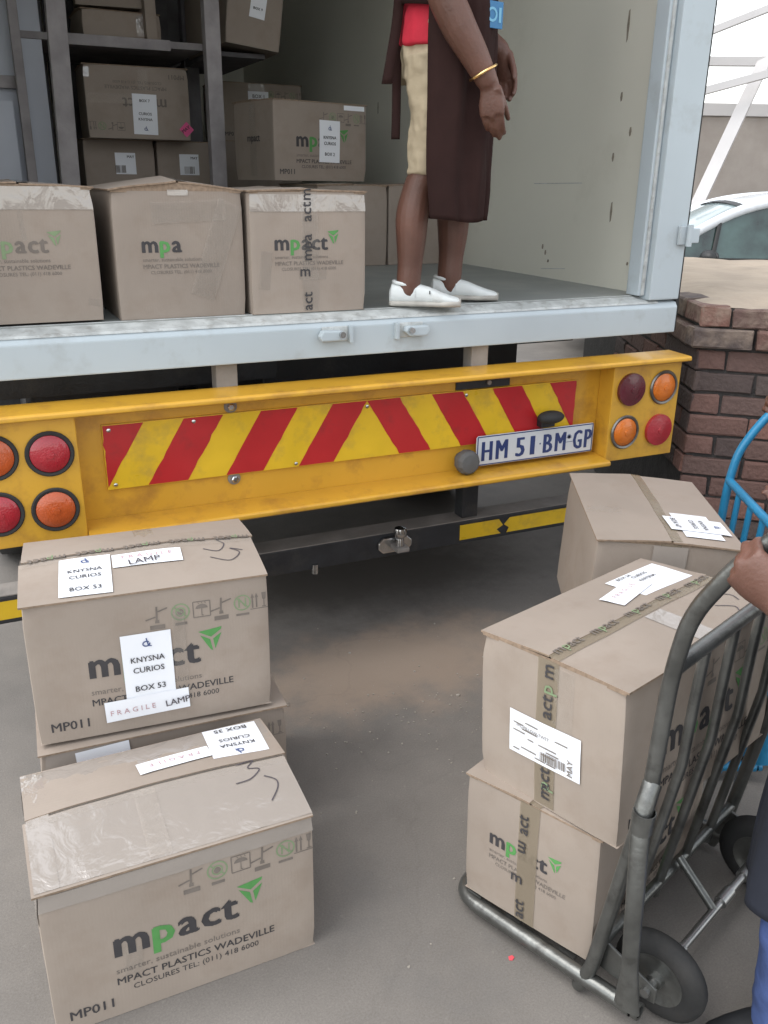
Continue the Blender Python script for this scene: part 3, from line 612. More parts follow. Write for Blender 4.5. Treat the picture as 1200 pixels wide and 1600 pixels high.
# ------------------------------------------------------------------ white car (front to the left)
car = tag(empty('parked_car', (5.45, 4.05, 0), (0, 0, R(152))), 'white hatchback car parked beyond the brick wall', 'car')
# local: +x = front, y across, z up ; stations: x, half width, list of profile heights
def car_body():
    prof = [(-1.95, 0.55, 0.95), (-1.85, 0.40, 1.02), (-1.2, 0.30, 1.02), (0.0, 0.28, 1.00), (0.9, 0.28, 0.98), (1.55, 0.32, 0.90), (1.95, 0.42, 0.74), (2.05, 0.50, 0.62)]
    mb = MB(); n_ = 12; rings = []
    for x, zb, zt in prof:
        wd = 0.84*(1-0.10*max(0, (abs(x)-1.5)/0.55)**2); rings.append([(x, y*wd, zb+(zt-zb)*t) for y, t in ((-0.9, 0), (-1, 0.2), (-1.02, 0.55), (-0.97, 0.9), (-0.9, 1), (-0.4, 1.02), (0.4, 1.02), (0.9, 1), (0.97, 0.9), (1.02, 0.55), (1, 0.2), (0.9, 0))])
    for rg in rings: mb.v += rg
    for i in range(len(rings)-1):
        for j in range(n_):
            a = i*n_+j; b = i*n_+(j+1) % n_; mb.f.append((a, b, b+n_, a+n_))
    mb.f.append(tuple(range(n_))); mb.f.append(tuple(reversed(range((len(rings)-1)*n_, len(rings)*n_))))
    return mb
car_body().build('body', 'car_white', car, smooth=True)
# greenhouse: side profile of glass, roof, pillars
roof = [(-1.80, 1.02), (-1.62, 1.36), (-1.30, 1.49), (-0.60, 1.545), (0.0, 1.53), (0.45, 1.44), (0.85, 1.25), (1.25, 1.01)]
def gh_w(z): return 0.80-(z-1.0)*0.30
for s_ in (-1, 1):
    sg = MB(); lo = [(x, 1.0) for x, z in roof]
    sg.add([(x*0.97, s_*(gh_w(z)-0.012), z-0.03) for x, z in roof]+[(x*0.97, s_*(gh_w(1.0)-0.012), 0.99) for x, z in roof], [(i, i+1, i+9, i+8) if s_ < 0 else (i, i+8, i+9, i+1) for i in range(7)]).build('side_window', 'car_glass', car)
    MB().tube(smooth_path([(x, s_*gh_w(z), z) for x, z in roof], 4), [(0.045, 0.028)]*(7*4+1), 10, ref=(0, 0, 1)).build('roof_side_frame', 'car_white', car, smooth=True)
    MB().tube([(-0.28, s_*(gh_w(1.5)-0.003), 1.50), (-0.32, s_*(gh_w(1.0)+0.003), 1.0)], [(0.05, 0.02)]*2, 8, ref=(1, 0, 0)).build('door_pillar', 'trim_black', car, smooth=True)
    MB().box((-1.75, min(s_*0.80, s_*0.83), 0.985), (1.18, max(s_*0.80, s_*0.83), 1.015)).build('window_sill_trim', 'trim_black', car, bevel=0.004)
    mi = MB().ell((0.80, s_*0.95, 1.03), (0.075, 0.11, 0.065)).build('wing_mirror', 'trim_black', car, smooth=True)
    MB().ell((0.745, s_*0.95, 1.03), (0.03, 0.09, 0.05)).build('mirror_glass', 'trim_black', mi, smooth=True)
    MB().tube([(0.66, s_*(gh_w(1.34)+0.0), 1.345), (0.72, s_*(gh_w(1.0)+0.002), 1.0)], [(0.02, 0.012)]*2, 8, ref=(1, 0, 0)).build('quarter_divider', 'trim_black', car, smooth=True)
    for x in (-1.2, 1.3):
        wq = MB().lathe([(0.0, 0.02), (0.2, 0.0), (0.28, 0.0), (0.31, 0.04), (0.31, 0.16), (0.28, 0.2), (0.0, 0.2)], fmat((x, s_*0.66-0.1, 0.31), (0, 1, 0), (1, 0, 0)), 28).build('wheel', 'rubber', car, smooth=True)
        MB().lathe([(0.0, 0.03), (0.19, 0.03), (0.2, 0.0)], fmat((x, s_*0.87, 0.31), (0, -s_, 0), (1, 0, 0)), 20).build('rim', 'chrome', wq)
    MB().ell((1.86, s_*0.6, 0.70), (0.14, 0.17, 0.07)).build('headlight', 'car_screen', car, smooth=True)
rf = MB(); rr_ = [(x, z) for x, z in roof[1:6]]
rf.grid(12, 8, lambda u, v: (lambda p: (p.x, (2*v-1)*gh_w(p.z), p.z+0.02+0.03*(1-(2*v-1)**2)))(smooth_path([(x, 0, z) for x, z in rr_], 3)[int(round(u*12))])).build('roof', 'car_white', car, smooth=True)
MB().grid(6, 6, lambda u, v: (0.45+0.80*u, (2*v-1)*(gh_w(1.44)+(0.79-gh_w(1.44))*u), 1.455-0.44*u+0.03*math.sin(u*3.1)+0.03*(1-(2*v-1)**2))).build('windscreen', 'car_screen', car, smooth=True)
MB().grid(6, 6, lambda u, v: (-1.60-0.20*u, (2*v-1)*(gh_w(1.36)+(0.79-gh_w(1.36))*u), 1.38-0.36*u)).build('rear_window', 'car_glass', car, smooth=True)
MB().grid(4, 8, lambda u, v: (0.43+0.05*u, (2*v-1)*0.655, 1.472-0.018*u+0.035*(1-(2*v-1)**2))).build('screen_header', 'trim_black', car, smooth=True)

# ------------------------------------------------------------------ cartons
class Carton:
    def __init__(s, label, loc, heading, dims=(0.559, 0.384, 0.361), tilt=0.0, lift=0.02, seed=0, group=None, corner=None, bulge=0.005, roll=0.0, lid=True, matname='cardboard'):
        s.L, s.e, s.H = dims; s.lift = lift; s.r = random.Random(seed); s.seed = seed; s.bulge = bulge
        s.rot = Matrix.Rotation(heading, 4, 'Z') @ Matrix.Rotation(tilt, 4, 'X') @ Matrix.Rotation(roll, 4, 'Y')
        c = Vector(loc)
        if corner: c = c-s.rot @ Vector((corner[0]*s.L/2, corner[1]*s.e/2, 0))
        s.o = empty('cardboard_box', c, s.rot.to_euler()); tag(s.o, label, 'box', group or 'cartons of the delivery')
        s.corn = [(Vector((a*s.L/2, b_*s.e/2, h*s.H)), s.r.uniform(0.001, 0.006)) for a in (-1, 1) for b_ in (-1, 1) for h in (0, 1)]
        s.build(lid, matname)
    def dent(s, p):
        q = p.copy()
        for c_, a in s.corn:
            d2 = (p-c_).length_squared
            if d2 < 0.01: w_ = a*math.exp(-d2/0.0011); q.x -= math.copysign(w_, c_.x); q.y -= math.copysign(w_, c_.y); q.z -= w_*0.5 if c_.z > 0.1 else 0
        return q
    def b(s, fu, fv, k):
        """outward bulge and dents of face k at fractions -1..1"""
        e_ = max(0, 1-fu*fu)*max(0, 1-fv*fv)
        return s.bulge*e_*(0.6+0.8*noise.noise((fu*0.9+s.seed*3.1, fv*0.9, k*7.7)))+0.0016*noise.noise((fu*2.5, fv*2.5, s.seed+k*3))*min(1, e_*4)
    def topz(s, x, y):
        t = 1-abs(y)/(s.e/2); t = max(0, min(1, t)); q_ = x/(s.L/2)
        return s.H+0.0045+s.lift*(t**0.75)*(1-0.35*q_*q_)+0.004*noise.noise((q_*2+s.seed, y*9, 2.0))*t
    def surf(s, face, u, v, off=0.001):
        """local point on a face: u, v in metres from the face's bottom centre (top: from its centre)"""
        L2, e2 = s.L/2, s.e/2
        if face in ('front', 'back'):
            k = -1 if face == 'front' else 1; d_ = s.b(u/L2, v/s.H*2-1, 1 if k < 0 else 2)+off
            return s.dent(Vector((-k*u, k*(e2+d_), v)))
        if face in ('left', 'right'):
            k = -1 if face == 'left' else 1; d_ = s.b(u/e2, v/s.H*2-1, 3 if k < 0 else 4)+off
            return s.dent(Vector((k*(L2+d_), k*u, v)))
        return Vector((u, v, s.topz(u, v)+off))
    def build(s, lid, matname):
        mb = MB(); n_ = 8; L2, e2 = s.L/2, s.e/2
        def fr(i): return [0, 0.02, 0.06, 0.14, 0.26, 0.38, 0.5, 0.62, 0.74, 0.86, 0.94, 0.98, 1][i]
        for face in ('front', 'back', 'left', 'right'):
            W_ = s.L if face in ('front', 'back') else s.e
            def fn(a, b_):
                fu, fv = fr(round(a*12)), fr(round(b_*12)); p = s.surf(face, (fu-0.5)*W_, fv*s.H, 0.0)
                if fu in (0, 1): p.x *= 1-0.0018/L2; p.y *= 1-0.0018/e2
                return p
            mb.grid(12, 12, fn)
        mb.grid(4, 4, lambda a, b_: (-L2*(1-2*a)*0.996, e2*(1-2*b_)*0.996, 0.0))
        mb.grid(4, 4, lambda a, b_: (-L2*(1-2*a)*0.996, -e2*(1-2*b_)*0.996, s.H-0.001))
        s.body = mb.build('body', matname, s.o, smooth=True, weld=True)
        if not lid: return
        for k in (-1, 1):
            jx = s.r.uniform(-0.004, 0.004); fl = MB(); th = 0.0045; gap = 0.002+s.r.uniform(0, 0.003)
            def P(a, b_, low=0):
                x = (a*2-1)*(L2+0.002)+jx; y = k*(gap+(e2+0.0035-gap)*(1-b_)); z = s.topz(x, y)+(0.003 if k > 0 else 0)*b_
                return Vector((x, y, z-low*th))
            nu, nv = 16, 12
            fl.grid(nu, nv, P); fl.grid(nu, nv, lambda a, b_: P(a, b_, 1))
            st = (nu+1)*(nv+1); rim = [i*(nv+1) for i in range(nu+1)]+[nu*(nv+1)+j for j in range(1, nv+1)]+[i*(nv+1)+nv for i in range(nu-1, -1, -1)]+[j for j in range(nv-1, 0, -1)]
            for a_, b2 in zip(rim, rim[1:]+rim[:1]): fl.f.append((a_, b2, b2+st, a_+st))
            fo = fl.build('top_flap', matname, s.o)
            bm = bmesh.new(); bm.from_mesh(fo.data); bmesh.ops.recalc_face_normals(bm, faces=bm.faces); bm.to_mesh(fo.data); bm.free()
            for p in fo.data.polygons: p.use_smooth = True
            fo.data.set_sharp_from_angle(angle=R(40)); fo.data.materials.append(M['cardboard_edge'])
            nface = nu*nv*2
            for i, p in enumerate(fo.data.polygons):
                if i >= nface: p.material_index = 1
        # end fills between flaps and body rim
        for k in (-1, 1):
            MB().grid(8, 1, lambda a, b_: (k*(L2-0.001), (a*2-1)*e2*0.99, s.H-0.004+b_*(s.topz(k*L2, (a*2-1)*e2*0.99)-0.003-(s.H-0.004)))).build('end_flap', 'cardboard_edge', s.o)
    # print
    def logo(s, face, u0, v0, wd, parent=None, faint=False, hide=()):
        """word mark of total width wd, baseline v0, left edge u0"""
        fn = lambda u, v: s.surf(face, u, v, 0.0009)
        adv = {}; x = 0; d = Draw(); dg = Draw(); k = wd/2.95
        for ch, w_ in (('m', 0.82), ('p', 0.55), ('a', 0.52), ('c', 0.46), ('t', 0.36)):
            if ch not in hide:
                (dg if ch == 'p' else d).text(ch, u0+(x+w_/2)*k, v0, size=k*1.13, bold=0.038).piece()
            x += w_+0.06
        if d.p: d.lay(fn, 'printed_logo', 'ink_grey' if faint else 'ink_black', s.o)
        # arrow-like triangle of three leaves
        dg.piece()
        t = xf(u0+wd*1.13, v0+wd*0.215, R(3), wd*0.235)
        def P(*pts): dg.poly([t(a-0.5, b-0.5) for a, b in pts])
        if 'tri' not in hide:
            P((0.0, 0.95), (0.48, 0.62), (0.90, 0.88), (0.95, 1.0)); P((0.06, 0.78), (0.44, 0.52), (0.5, 0.0), (0.42, 0.05)); P((0.60, 0.05), (0.56, 0.52), (0.92, 0.74))
        if dg.p: dg.lay(fn, 'printed_logo', 'ink_pale_green' if faint else 'ink_green', s.o)
    def lines(s, face, u0, v0, wd, full=True, m='ink_black'):
        d = Draw(); d.text('smarter, sustainable solutions', u0+wd*0.385, v0, width=wd*0.77).lay(lambda u, v: s.surf(face, u, v, 0.0009), 'printed_text', 'ink_grey', s.o)
        d = Draw(); d.text('MPACT PLASTICS WADEVILLE', u0+wd*0.5, v0-wd*0.088, width=wd, bold=0.012).piece(); d.text('CLOSURES TEL: (011) 418 6000', u0+wd*0.49, v0-wd*0.158, width=wd*0.80, bold=0.006)
        d.lay(lambda u, v: s.surf(face, u, v, 0.0009), 'printed_text', m, s.o)
    def code(s, face, u, v, wd=0.085, rot=0.0):
        Draw().text('MP011', u, v, width=wd, bold=0.015, rot=rot).lay(lambda a, b_: s.surf(face, a, b_, 0.0009), 'printed_text', 'ink_black', s.o)
    def pictos(s, face, us, v, k=1.0, rot=0.0):
        d = Draw(); dg = Draw(); dl = Draw()
        for kind, u in us:
            d.piece(); dg.piece(); dl.piece()
            t = xf(u, v, rot, k)
            def ln(a, b_, w_, D=d): D.line(t(*a), t(*b_), w_*k)
            if kind == 'arrows':
                for x in (-0.016, -0.006):
                    ln((x, -0.018), (x, 0.014), 0.0036); d.poly([t(x-0.0042, 0.009), t(x+0.0042, 0.009), t(x, 0.021)])
                ln((-0.022, -0.021), (0.022, -0.021), 0.002)
                d.poly([t(0.007, 0.020), t(0.0085, 0.004), t(0.0125, -0.001), t(0.0165, 0.004), t(0.018, 0.020)]); ln((0.0125, 0), (0.0125, -0.016), 0.0022); ln((0.0075, -0.017), (0.0175, -0.017), 0.0022)
            elif kind == 'umbrella':
                for a, b_ in (((-0.02, -0.02), (0.02, -0.02)), ((0.02, -0.02), (0.02, 0.02)), ((0.02, 0.02), (-0.02, 0.02)), ((-0.02, 0.02), (-0.02, -0.02))): ln(a, b_, 0.0022)
                d.poly([t(0.0145*math.cos(R(a)), 0.002+0.011*math.sin(R(a))) for a in range(0, 181, 20)]); ln((0, 0.002), (0, -0.016), 0.0018); ln((0, -0.016), (0.004, -0.016), 0.0018)
                for x in (-0.006, 0.002, 0.01): ln((x, 0.014), (x-0.002, 0.018), 0.0013)
            elif kind == 'green':
                dg.ring(t(0, 0), 0.022*k, 0.003*k); dg.ring(t(0, 0), 0.012*k, 0.0028*k, 14); d.disc(t(0, 0), 0.007*k); dg.line(t(-0.015, 0.015), t(0.015, -0.015), 0.0028*k)
                dl.rect(*t(-0.014, -0.034), *t(0.014, -0.027)) if not rot else None
            elif kind == 'nohook':
                dg.ring(t(0, 0), 0.021*k, 0.003*k)
                for a, b_ in (((-0.008, -0.012), (-0.008, 0.012)), ((-0.008, 0.012), (0.008, -0.012)), ((0.008, -0.012), (0.008, 0.012)), ((-0.014, 0.014), (0.014, -0.014))): dg.line(t(*a), t(*b_), 0.0028*k)
                dl.rect(*t(-0.016, -0.034), *t(0.016, -0.028)) if not rot else None
            elif kind == 'lift':
                ln((-0.001, -0.016), (0.001, 0.022), 0.004); d.poly([t(-0.004, -0.012), t(0.004, -0.012), t(0.005, -0.02), t(-0.005, -0.02)])
                dl.line(t(0.003, 0.009), t(0.025, 0.016), 0.0035*k).piece(); dl.line(t(-0.026, -0.010), t(-0.003, -0.004), 0.0035*k).piece()
                dl.rect(*t(-0.017, -0.036), *t(0.017, -0.025)) if not rot else None
        fn = lambda a, b_: s.surf(face, a, b_, 0.0009)
        for D, m_ in ((d, 'ink_grey'), (dg, 'ink_pale_green'), (dl, 'ink_grey')):
            if D.p: D.lay(fn, 'handling_symbol', m_, s.o)
    # paper
    def sheet(s, face, u, v, wd, ht, rot=0.0, rows=(), m='paper', off=0.0032, ink='ink_black', emblem=None):
        t = xf(u, v, rot); sd_ = s.r.random()*9
        mb = MB(); mb.grid(6, 6, lambda a, b_: s.surf(face, *t((a-0.5)*wd, (b_-0.5)*ht), off+0.0012*max(0, noise.noise((a*2+sd_, b_*2, 1)))))
        lb = mb.build('paper_label', m, s.o, smooth=True)
        d = Draw()
        for tx, du, dv, w_, bold in rows:
            d.text(tx, *t(du, dv), width=w_, bold=bold, rot=rot).piece()
        if d.p: d.lay(lambda a, b_: s.surf(face, a, b_, off+0.0022), 'label_text', ink, lb)
        if emblem:
            d = Draw(); eu, ev, r_ = emblem
            pts = [t(eu+r_*math.cos(a), ev+r_*0.8*math.sin(a)) for a in [R(x) for x in range(40, 380, 24)]]; d.path(pts, r_*0.4)
            d.line(t(eu+r_*0.6, ev-r_*0.8), t(eu+r_*0.1, ev+r_*1.9), r_*0.35); d.line(t(eu+r_*0.6, ev-r_*0.7), t(eu+r_*1.5, ev-r_*0.9), r_*0.3)
            d.lay(lambda a, b_: s.surf(face, a, b_, off+0.0022), 'label_emblem', 'ink_blue', lb)
        return lb
    def strip(s, face, pts, wd, m='clear_tape', off=0.0013, name='tape_strip', seg=14):
        (u0, v0), (u1, v1) = pts; dx, dy = u1-u0, v1-v0; l_ = math.hypot(dx, dy); nx, ny = -dy/l_, dx/l_; sd_ = s.r.random()*9
        mb = MB(); mb.grid(seg, 4, lambda a, b_: s.surf(face, u0+dx*a+nx*wd*(b_-0.5), v0+dy*a+ny*wd*(b_-0.5), off+0.0014*max(0, noise.noise((a*l_*30+sd_, b_*3, 0)))))
        return mb.build(name, m, s.o, smooth=True)
    def top_tape(s, wd=0.052, drop=(0.07, 0.07), m='clear_tape', text=False, yoff=0.0, flip=False, tk=1.0):
        L2 = s.L/2; path = []
        for k, dr in ((-1, drop[0]), (1, drop[1])):
            if dr > 0:
                face = 'left' if k < 0 else 'right'
                s.strip(face, ((-k*(-yoff) if k < 0 else yoff, s.H-dr), (-k*(-yoff) if k < 0 else yoff, s.H+0.004)), wd, m, name='packing_tape', seg=max(6, int(dr/0.025)))
        s.strip('top', ((-L2-0.001, yoff), (L2+0.001, yoff)), wd, m, name='packing_tape', off=0.0018)
        if text:
            d = Draw(); dg = Draw(); n_ = 5
            for i in range(n_):
                u = -L2+0.06+i*(s.L-0.11)/(n_-1); rr = R(180) if flip else 0; sg = -1 if flip else 1
                d.text('m', u-sg*0.031, yoff-sg*0.010, size=0.038*tk, bold=0.01, rot=rr); dg.text('p', u-sg*0.008, yoff-sg*0.010, size=0.036*tk, rot=rr); d.text('act', u+sg*0.022, yoff-sg*0.010, size=0.038*tk, bold=0.01, rot=rr); d.piece(); dg.piece()
            fn = lambda a, b_: s.surf('top', a, b_, 0.0046)
            d.lay(fn, 'tape_print', 'ink_grey', s.o); dg.lay(fn, 'tape_print', 'ink_pale_green', s.o)
    def end_print(s, face, u, items, size=0.036, off=0.0038, up=True):
        d = Draw(); dg = Draw()
        for tx, v, rot, grn in items: (dg if grn else d).text(tx, u+(0.011 if rot > 0 else -0.011), v, size=size, bold=0.012, rot=rot).piece()
        fn = lambda a, b_: s.surf(face, a, b_, off)
        if d.p: d.lay(fn, 'tape_print', 'ink_black', s.o)
        if dg.p: dg.lay(fn, 'tape_print', 'ink_pale_green', s.o)
    def scrawl(s, strokes, m='pen', w_=0.0028):
        d = Draw()
        for st in strokes:
            d.path([(p.x, p.y) for p in smooth_path([(a, b_, 0) for a, b_ in st], 6)], w_).piece()
        d.lay(lambda a, b_: s.surf('top', a, b_, getattr(s, 'scrawl_off', 0.0016)), 'pen_scrawl', m, s.o)
    def scuffs(s, face, n_=4, wmax=0.12):
        """darker rubbed bands and old tape residue on the board"""
        W_ = s.L if face in ('front', 'back') else s.e
        for i in range(n_):
            u = s.r.uniform(-0.4, 0.4)*W_; v = s.r.uniform(0.1, 0.9)*s.H; l_ = s.r.uniform(0.03, wmax); a = s.r.uniform(-0.3, 0.3)+(R(90) if s.r.random() < 0.5 else 0)
            v1 = v+l_*math.sin(a)
            if not 0.01 < v1 < s.H-0.01: continue
            s.strip(face, ((u, v), (max(-W_*0.48, min(W_*0.48, u+l_*math.cos(a))), v1)), s.r.uniform(0.012, 0.04), 'clear_tape', off=0.0006, name='old_tape', seg=5)
PIC = [('lift', 0.012), ('green', 0.067), ('umbrella', 0.117), ('lift', 0.163), ('nohook', 0.215), ('arrows', 0.256)]
def long_face(c, face='front', hide=(), faint=False, m='ink_black'):
    k = c.L/0.559; hz = c.H/0.361
    c.logo(face, -0.152*k, 0.158*hz, 0.255*k, hide=hide, faint=faint); c.lines(face, -0.152*k, 0.112*hz, 0.335*k, m=m); c.code(face, -0.207*k, 0.03*hz)
    c.pictos(face, [(a, b_*k) for a, b_ in PIC], 0.298*hz)
def end_face(c, face='left', hide=(), faint=False):
    k = c.e/0.384; hz = c.H/0.361
    c.logo(face, -0.115*k, 0.192*hz, 0.172*k, hide=hide, faint=faint); c.lines(face, -0.114*k, 0.166*hz, 0.226*k, m='ink_grey')
KC = [('KNYSNA', 0, 0.012, 0.078, 0.014), ('CURIOS', 0, -0.016, 0.072, 0.014)]
LB, LE, LH = 0.559, 0.384, 0.361
# --- the two stacked at left and the one in front of them
c = Carton('big cardboard box on the ground at front left, lid wrapped in shiny tape', (-1.334, -1.187, 0.001), 0.002, corner=(1, -1), lift=0.034, seed=1)
long_face(c)
c.top_tape(0.05, (0.09, 0.09), 'clear_tape')
c.sheet('top', 0.195, 0.110, 0.130, 0.150, R(177), [('KNYSNA', 0, 0.020, 0.082, 0.014), ('CURIOS', 0, -0.010, 0.074, 0.014), ('BOX 35', 0, -0.062, 0.078, 0.014)], emblem=(0.0, 0.058, 0.008))
c.sheet('top', 0.045, 0.075, 0.165, 0.052, R(183), [('F R A G I L E', 0, -0.008, 0.115, 0.0)], ink='ink_rose', off=0.0054)
c.scrawl_off = 0.0034; c.scrawl([[(0.165, -0.005), (0.205, 0.0), (0.188, -0.02), (0.212, -0.03), (0.185, -0.055), (0.150, -0.06)], [(0.215, -0.055), (0.236, -0.075), (0.232, -0.10), (0.208, -0.132)]])
c.strip('front', ((-0.279, 0.339), (0.279, 0.342)), 0.036, 'shiny_film', seg=60, name='shiny_tape')
c.strip('top', ((-0.279, -0.098), (0.279, -0.098)), 0.184, 'shiny_film', seg=60, name='shiny_tape', off=0.0011)
c.strip('top', ((-0.279, 0.105), (0.279, 0.105)), 0.17, 'shiny_film', seg=60, name='shiny_tape', off=0.0011)
c.strip('left', ((-0.19, 0.325), (0.19, 0.325)), 0.07, 'shiny_film', seg=24, name='shiny_tape')
c.strip('left', ((0.05, 0.05), (0.05, 0.35)), 0.05, 'shiny_film', seg=16, name='shiny_tape')
c.strip('top', ((-0.255, -0.19), (-0.255, 0.19)), 0.045, 'shiny_film', seg=24, name='shiny_tape')
c.strip('top', ((-0.04, -0.185), (-0.04, -0.01)), 0.045, 'clear_tape', seg=10, name='old_tape', off=0.003)
c.scuffs('front', 2)
b38 = Carton('cardboard box on the ground under the box labelled fragile, mostly hidden', (-1.250, -0.762, 0.001), R(-3.0), corner=(1, -1), dims=(0.60, LE, LH-0.004), lift=0.006, seed=2, bulge=0.003)
b38.pictos('front', [('nohook', 0.225), ('arrows', 0.27)], 0.30); b38.top_tape(0.05, (0.08, 0.08))
b38.sheet('front', -0.155, 0.315, 0.125, 0.075, R(3), [('BOX 38', 0, -0.012, 0.085, 0.014)])
b38.strip('front', ((-0.29, 0.335), (-0.10, 0.335)), 0.05, 'shiny_film', seg=16, name='shiny_tape')
b53 = Carton('cardboard box stacked on another at left, with white labels on front and top', (-1.284, -0.757, LH+0.013), -0.084, corner=(1, -1), lift=0.032, seed=3)
long_face(b53)
b53.top_tape(0.05, (0.08, 0.10), 'clear_tape', text=True, flip=True)
R53 = KC+[('BOX 53', 0, -0.066, 0.07, 0.014)]
b53.sheet('front', -0.017, 0.172, 0.116, 0.172, R(0.5), R53, emblem=(0.0, 0.058, 0.008))
b53.sheet('front', -0.027, 0.064, 0.198, 0.056, R(1.5), [('F R A G I L E', -0.035, -0.010, 0.105, 0.0)], ink='ink_rose', off=0.0056)
lm = Draw(); lm.text('LAMP', 0.045, 0.055, width=0.058, bold=0.012, rot=R(5)); lm.lay(lambda a, b_: b53.surf('front', a, b_, 0.0094), 'handwriting', 'pen', b53.o)
b53.sheet('top', -0.135, -0.103, 0.118, 0.165, R(-2), R53, emblem=(0.0, 0.060, 0.008))
b53.sheet('top', 0.012, -0.062, 0.165, 0.062, R(-1), [('F R A G I L E', 0, 0.004, 0.12, 0.0)], ink='ink_rose')
lm = Draw(); lm.text('LAMP', 0.005, -0.088, width=0.075, bold=0.008, rot=R(4)); lm.lay(lambda a, b_: b53.surf('top', a, b_, 0.0066), 'handwriting', 'pen', b53.o)
b53.scrawl([[(0.150, -0.045), (0.185, -0.062), (0.205, -0.03), (0.190, -0.005), (0.225, -0.01)], [(0.160, -0.09), (0.205, -0.115), (0.235, -0.08), (0.215, -0.055), (0.245, -0.07)]])
b53.strip('left', ((0.0, 0.02), (0.0, 0.36)), 0.05, 'shiny_film', seg=16); b53.strip('top', ((0.02, 0.02), (0.02, 0.19)), 0.05, 'clear_tape', seg=8, name='old_tape')
b53.strip('front', ((0.06, 0.05), (0.06, 0.30)), 0.03, 'clear_tape', seg=8, name='old_tape')
# --- on the grey hand truck
c = Carton('lower cardboard box standing on the grey hand truck', (-0.839, -1.537, 0.071), 0.401, dims=(0.55, 0.336, 0.317), tilt=-0.026, corner=(-1, -1), lift=0.002, seed=4, bulge=0.004)
end_face(c, 'left'); c.logo('front', -0.16, 0.12, 0.25); c.lines('front', -0.15, 0.085, 0.3); c.top_tape(0.05, (0.316, 0.1), 'brown_tape')
c.end_print('left', -0.012, [('act', 0.265, R(90), False), ('m', 0.205, R(-90), False), ('m', 0.105, R(0), False), ('act', 0.035, R(90), False)], 0.042)
c = Carton('upper cardboard box on the grey hand truck with barcode label', (-0.838, -1.570, 0.402), 0.281, dims=(0.598, 0.365, 0.345), tilt=-0.060, corner=(-1, -1), lift=0.008, seed=5, bulge=0.004)
c.top_tape(0.052, (0.34, 0.1), 'brown_tape', text=True, tk=0.95)
c.end_print('left', 0.004, [('m', 0.325, R(90), False), ('act', 0.245, R(90), False), ('p', 0.285, R(90), True), ('act', 0.075, R(90), False), ('m', 0.040, R(90), False), ('p', 0.058, R(90), True)], 0.045)
long_face(c)
lb = c.sheet('left', -0.002, 0.154, 0.184, 0.100, R(1), [])
d = Draw()
for i in range(26):
    r_ = c.r; u = r_.uniform(-0.082, 0.03); v = 0.154+(-0.040+0.0088*(i % 9)); d.rect(u, v, u+r_.uniform(0.012, 0.035), v+0.0028)
d.piece(); d.text('3PC-PILLOW-TWST', -0.03, 0.170, width=0.088, bold=0.01); x = -0.008; d.piece()
for i in range(17): wq = c.r.choice([0.0012, 0.002, 0.0032]); d.rect(x, 0.118, x+wq, 0.138); x += wq+c.r.choice([0.0012, 0.0022])
d.piece(); d.text('MAY', 0.074, 0.132, width=0.038, bold=0.02, rot=R(90))
d.lay(lambda a, b_: c.surf('left', a, b_, 0.0064), 'label_text', 'ink_grey', lb)
c.sheet('top', 0.185, 0.085, 0.19, 0.115, R(-92+90), [('KNYSNA', 0.0, 0.0, 0.06, 0.01), ('CURIOS', 0.0, 0.024, 0.055, 0.01), ('BOX 24', -0.04, 0.04, 0.05, 0.01)])
c.sheet('top', 0.075, 0.075, 0.155, 0.062, R(10), [('F R A G I L E', 0.0, 0.0, 0.1, 0.0)], ink='ink_rose', off=0.0054)
c.strip('top', ((0.02, -0.03), (0.02, -0.175)), 0.06, 'shiny_film', seg=10); c.strip('left', ((0.04, 0.20), (0.04, 0.34)), 0.05, 'clear_tape', seg=8, name='old_tape')
c.scrawl([[(0.16, -0.10), (0.19, -0.13), (0.175, -0.15)], [(0.20, -0.05), (0.24, -0.09), (0.23, -0.12)]])
# --- on the blue hand truck
q_ = (-0.451, -0.924)
c = Carton('lower cardboard box on the blue hand truck, hidden behind the grey one', (-0.40, -0.90, 0.04), R(61), dims=(LB, LE-0.03, 0.342), corner=(-1, 1), lift=0.0, seed=6)
c = Carton('upper cardboard box on the blue hand truck beside the brick wall', (-0.445, -0.925, 0.392), R(61), dims=(LB, LE, LH), corner=(-1, 1), lift=0.014, seed=7, tilt=R(2.5))
c.top_tape(0.055, (0.08, 0.08), 'brown_tape'); c.sheet('top', -0.155, -0.095, 0.105, 0.175, R(92), [])
c.sheet('top', -0.155, -0.095, 0.10, 0.165, R(182), [('KNYSNA', 0, 0.012, 0.07, 0.014), ('CURIOS', 0, -0.016, 0.066, 0.014), ('BOX 47', 0, -0.066, 0.07, 0.014)], off=0.0054, emblem=(0.0, 0.055, 0.007))
c.strip('top', ((-0.05, 0.19), (-0.09, 0.02)), 0.05, 'clear_tape', seg=8, name='old_tape'); c.strip('left', ((0.0, 0.27), (0.0, 0.36)), 0.09, 'shiny_film', seg=8, off=0.0034)
c.strip('left', ((-0.06, 0.28), (0.02, 0.34)), 0.05, 'clear_tape', seg=8, name='old_tape')
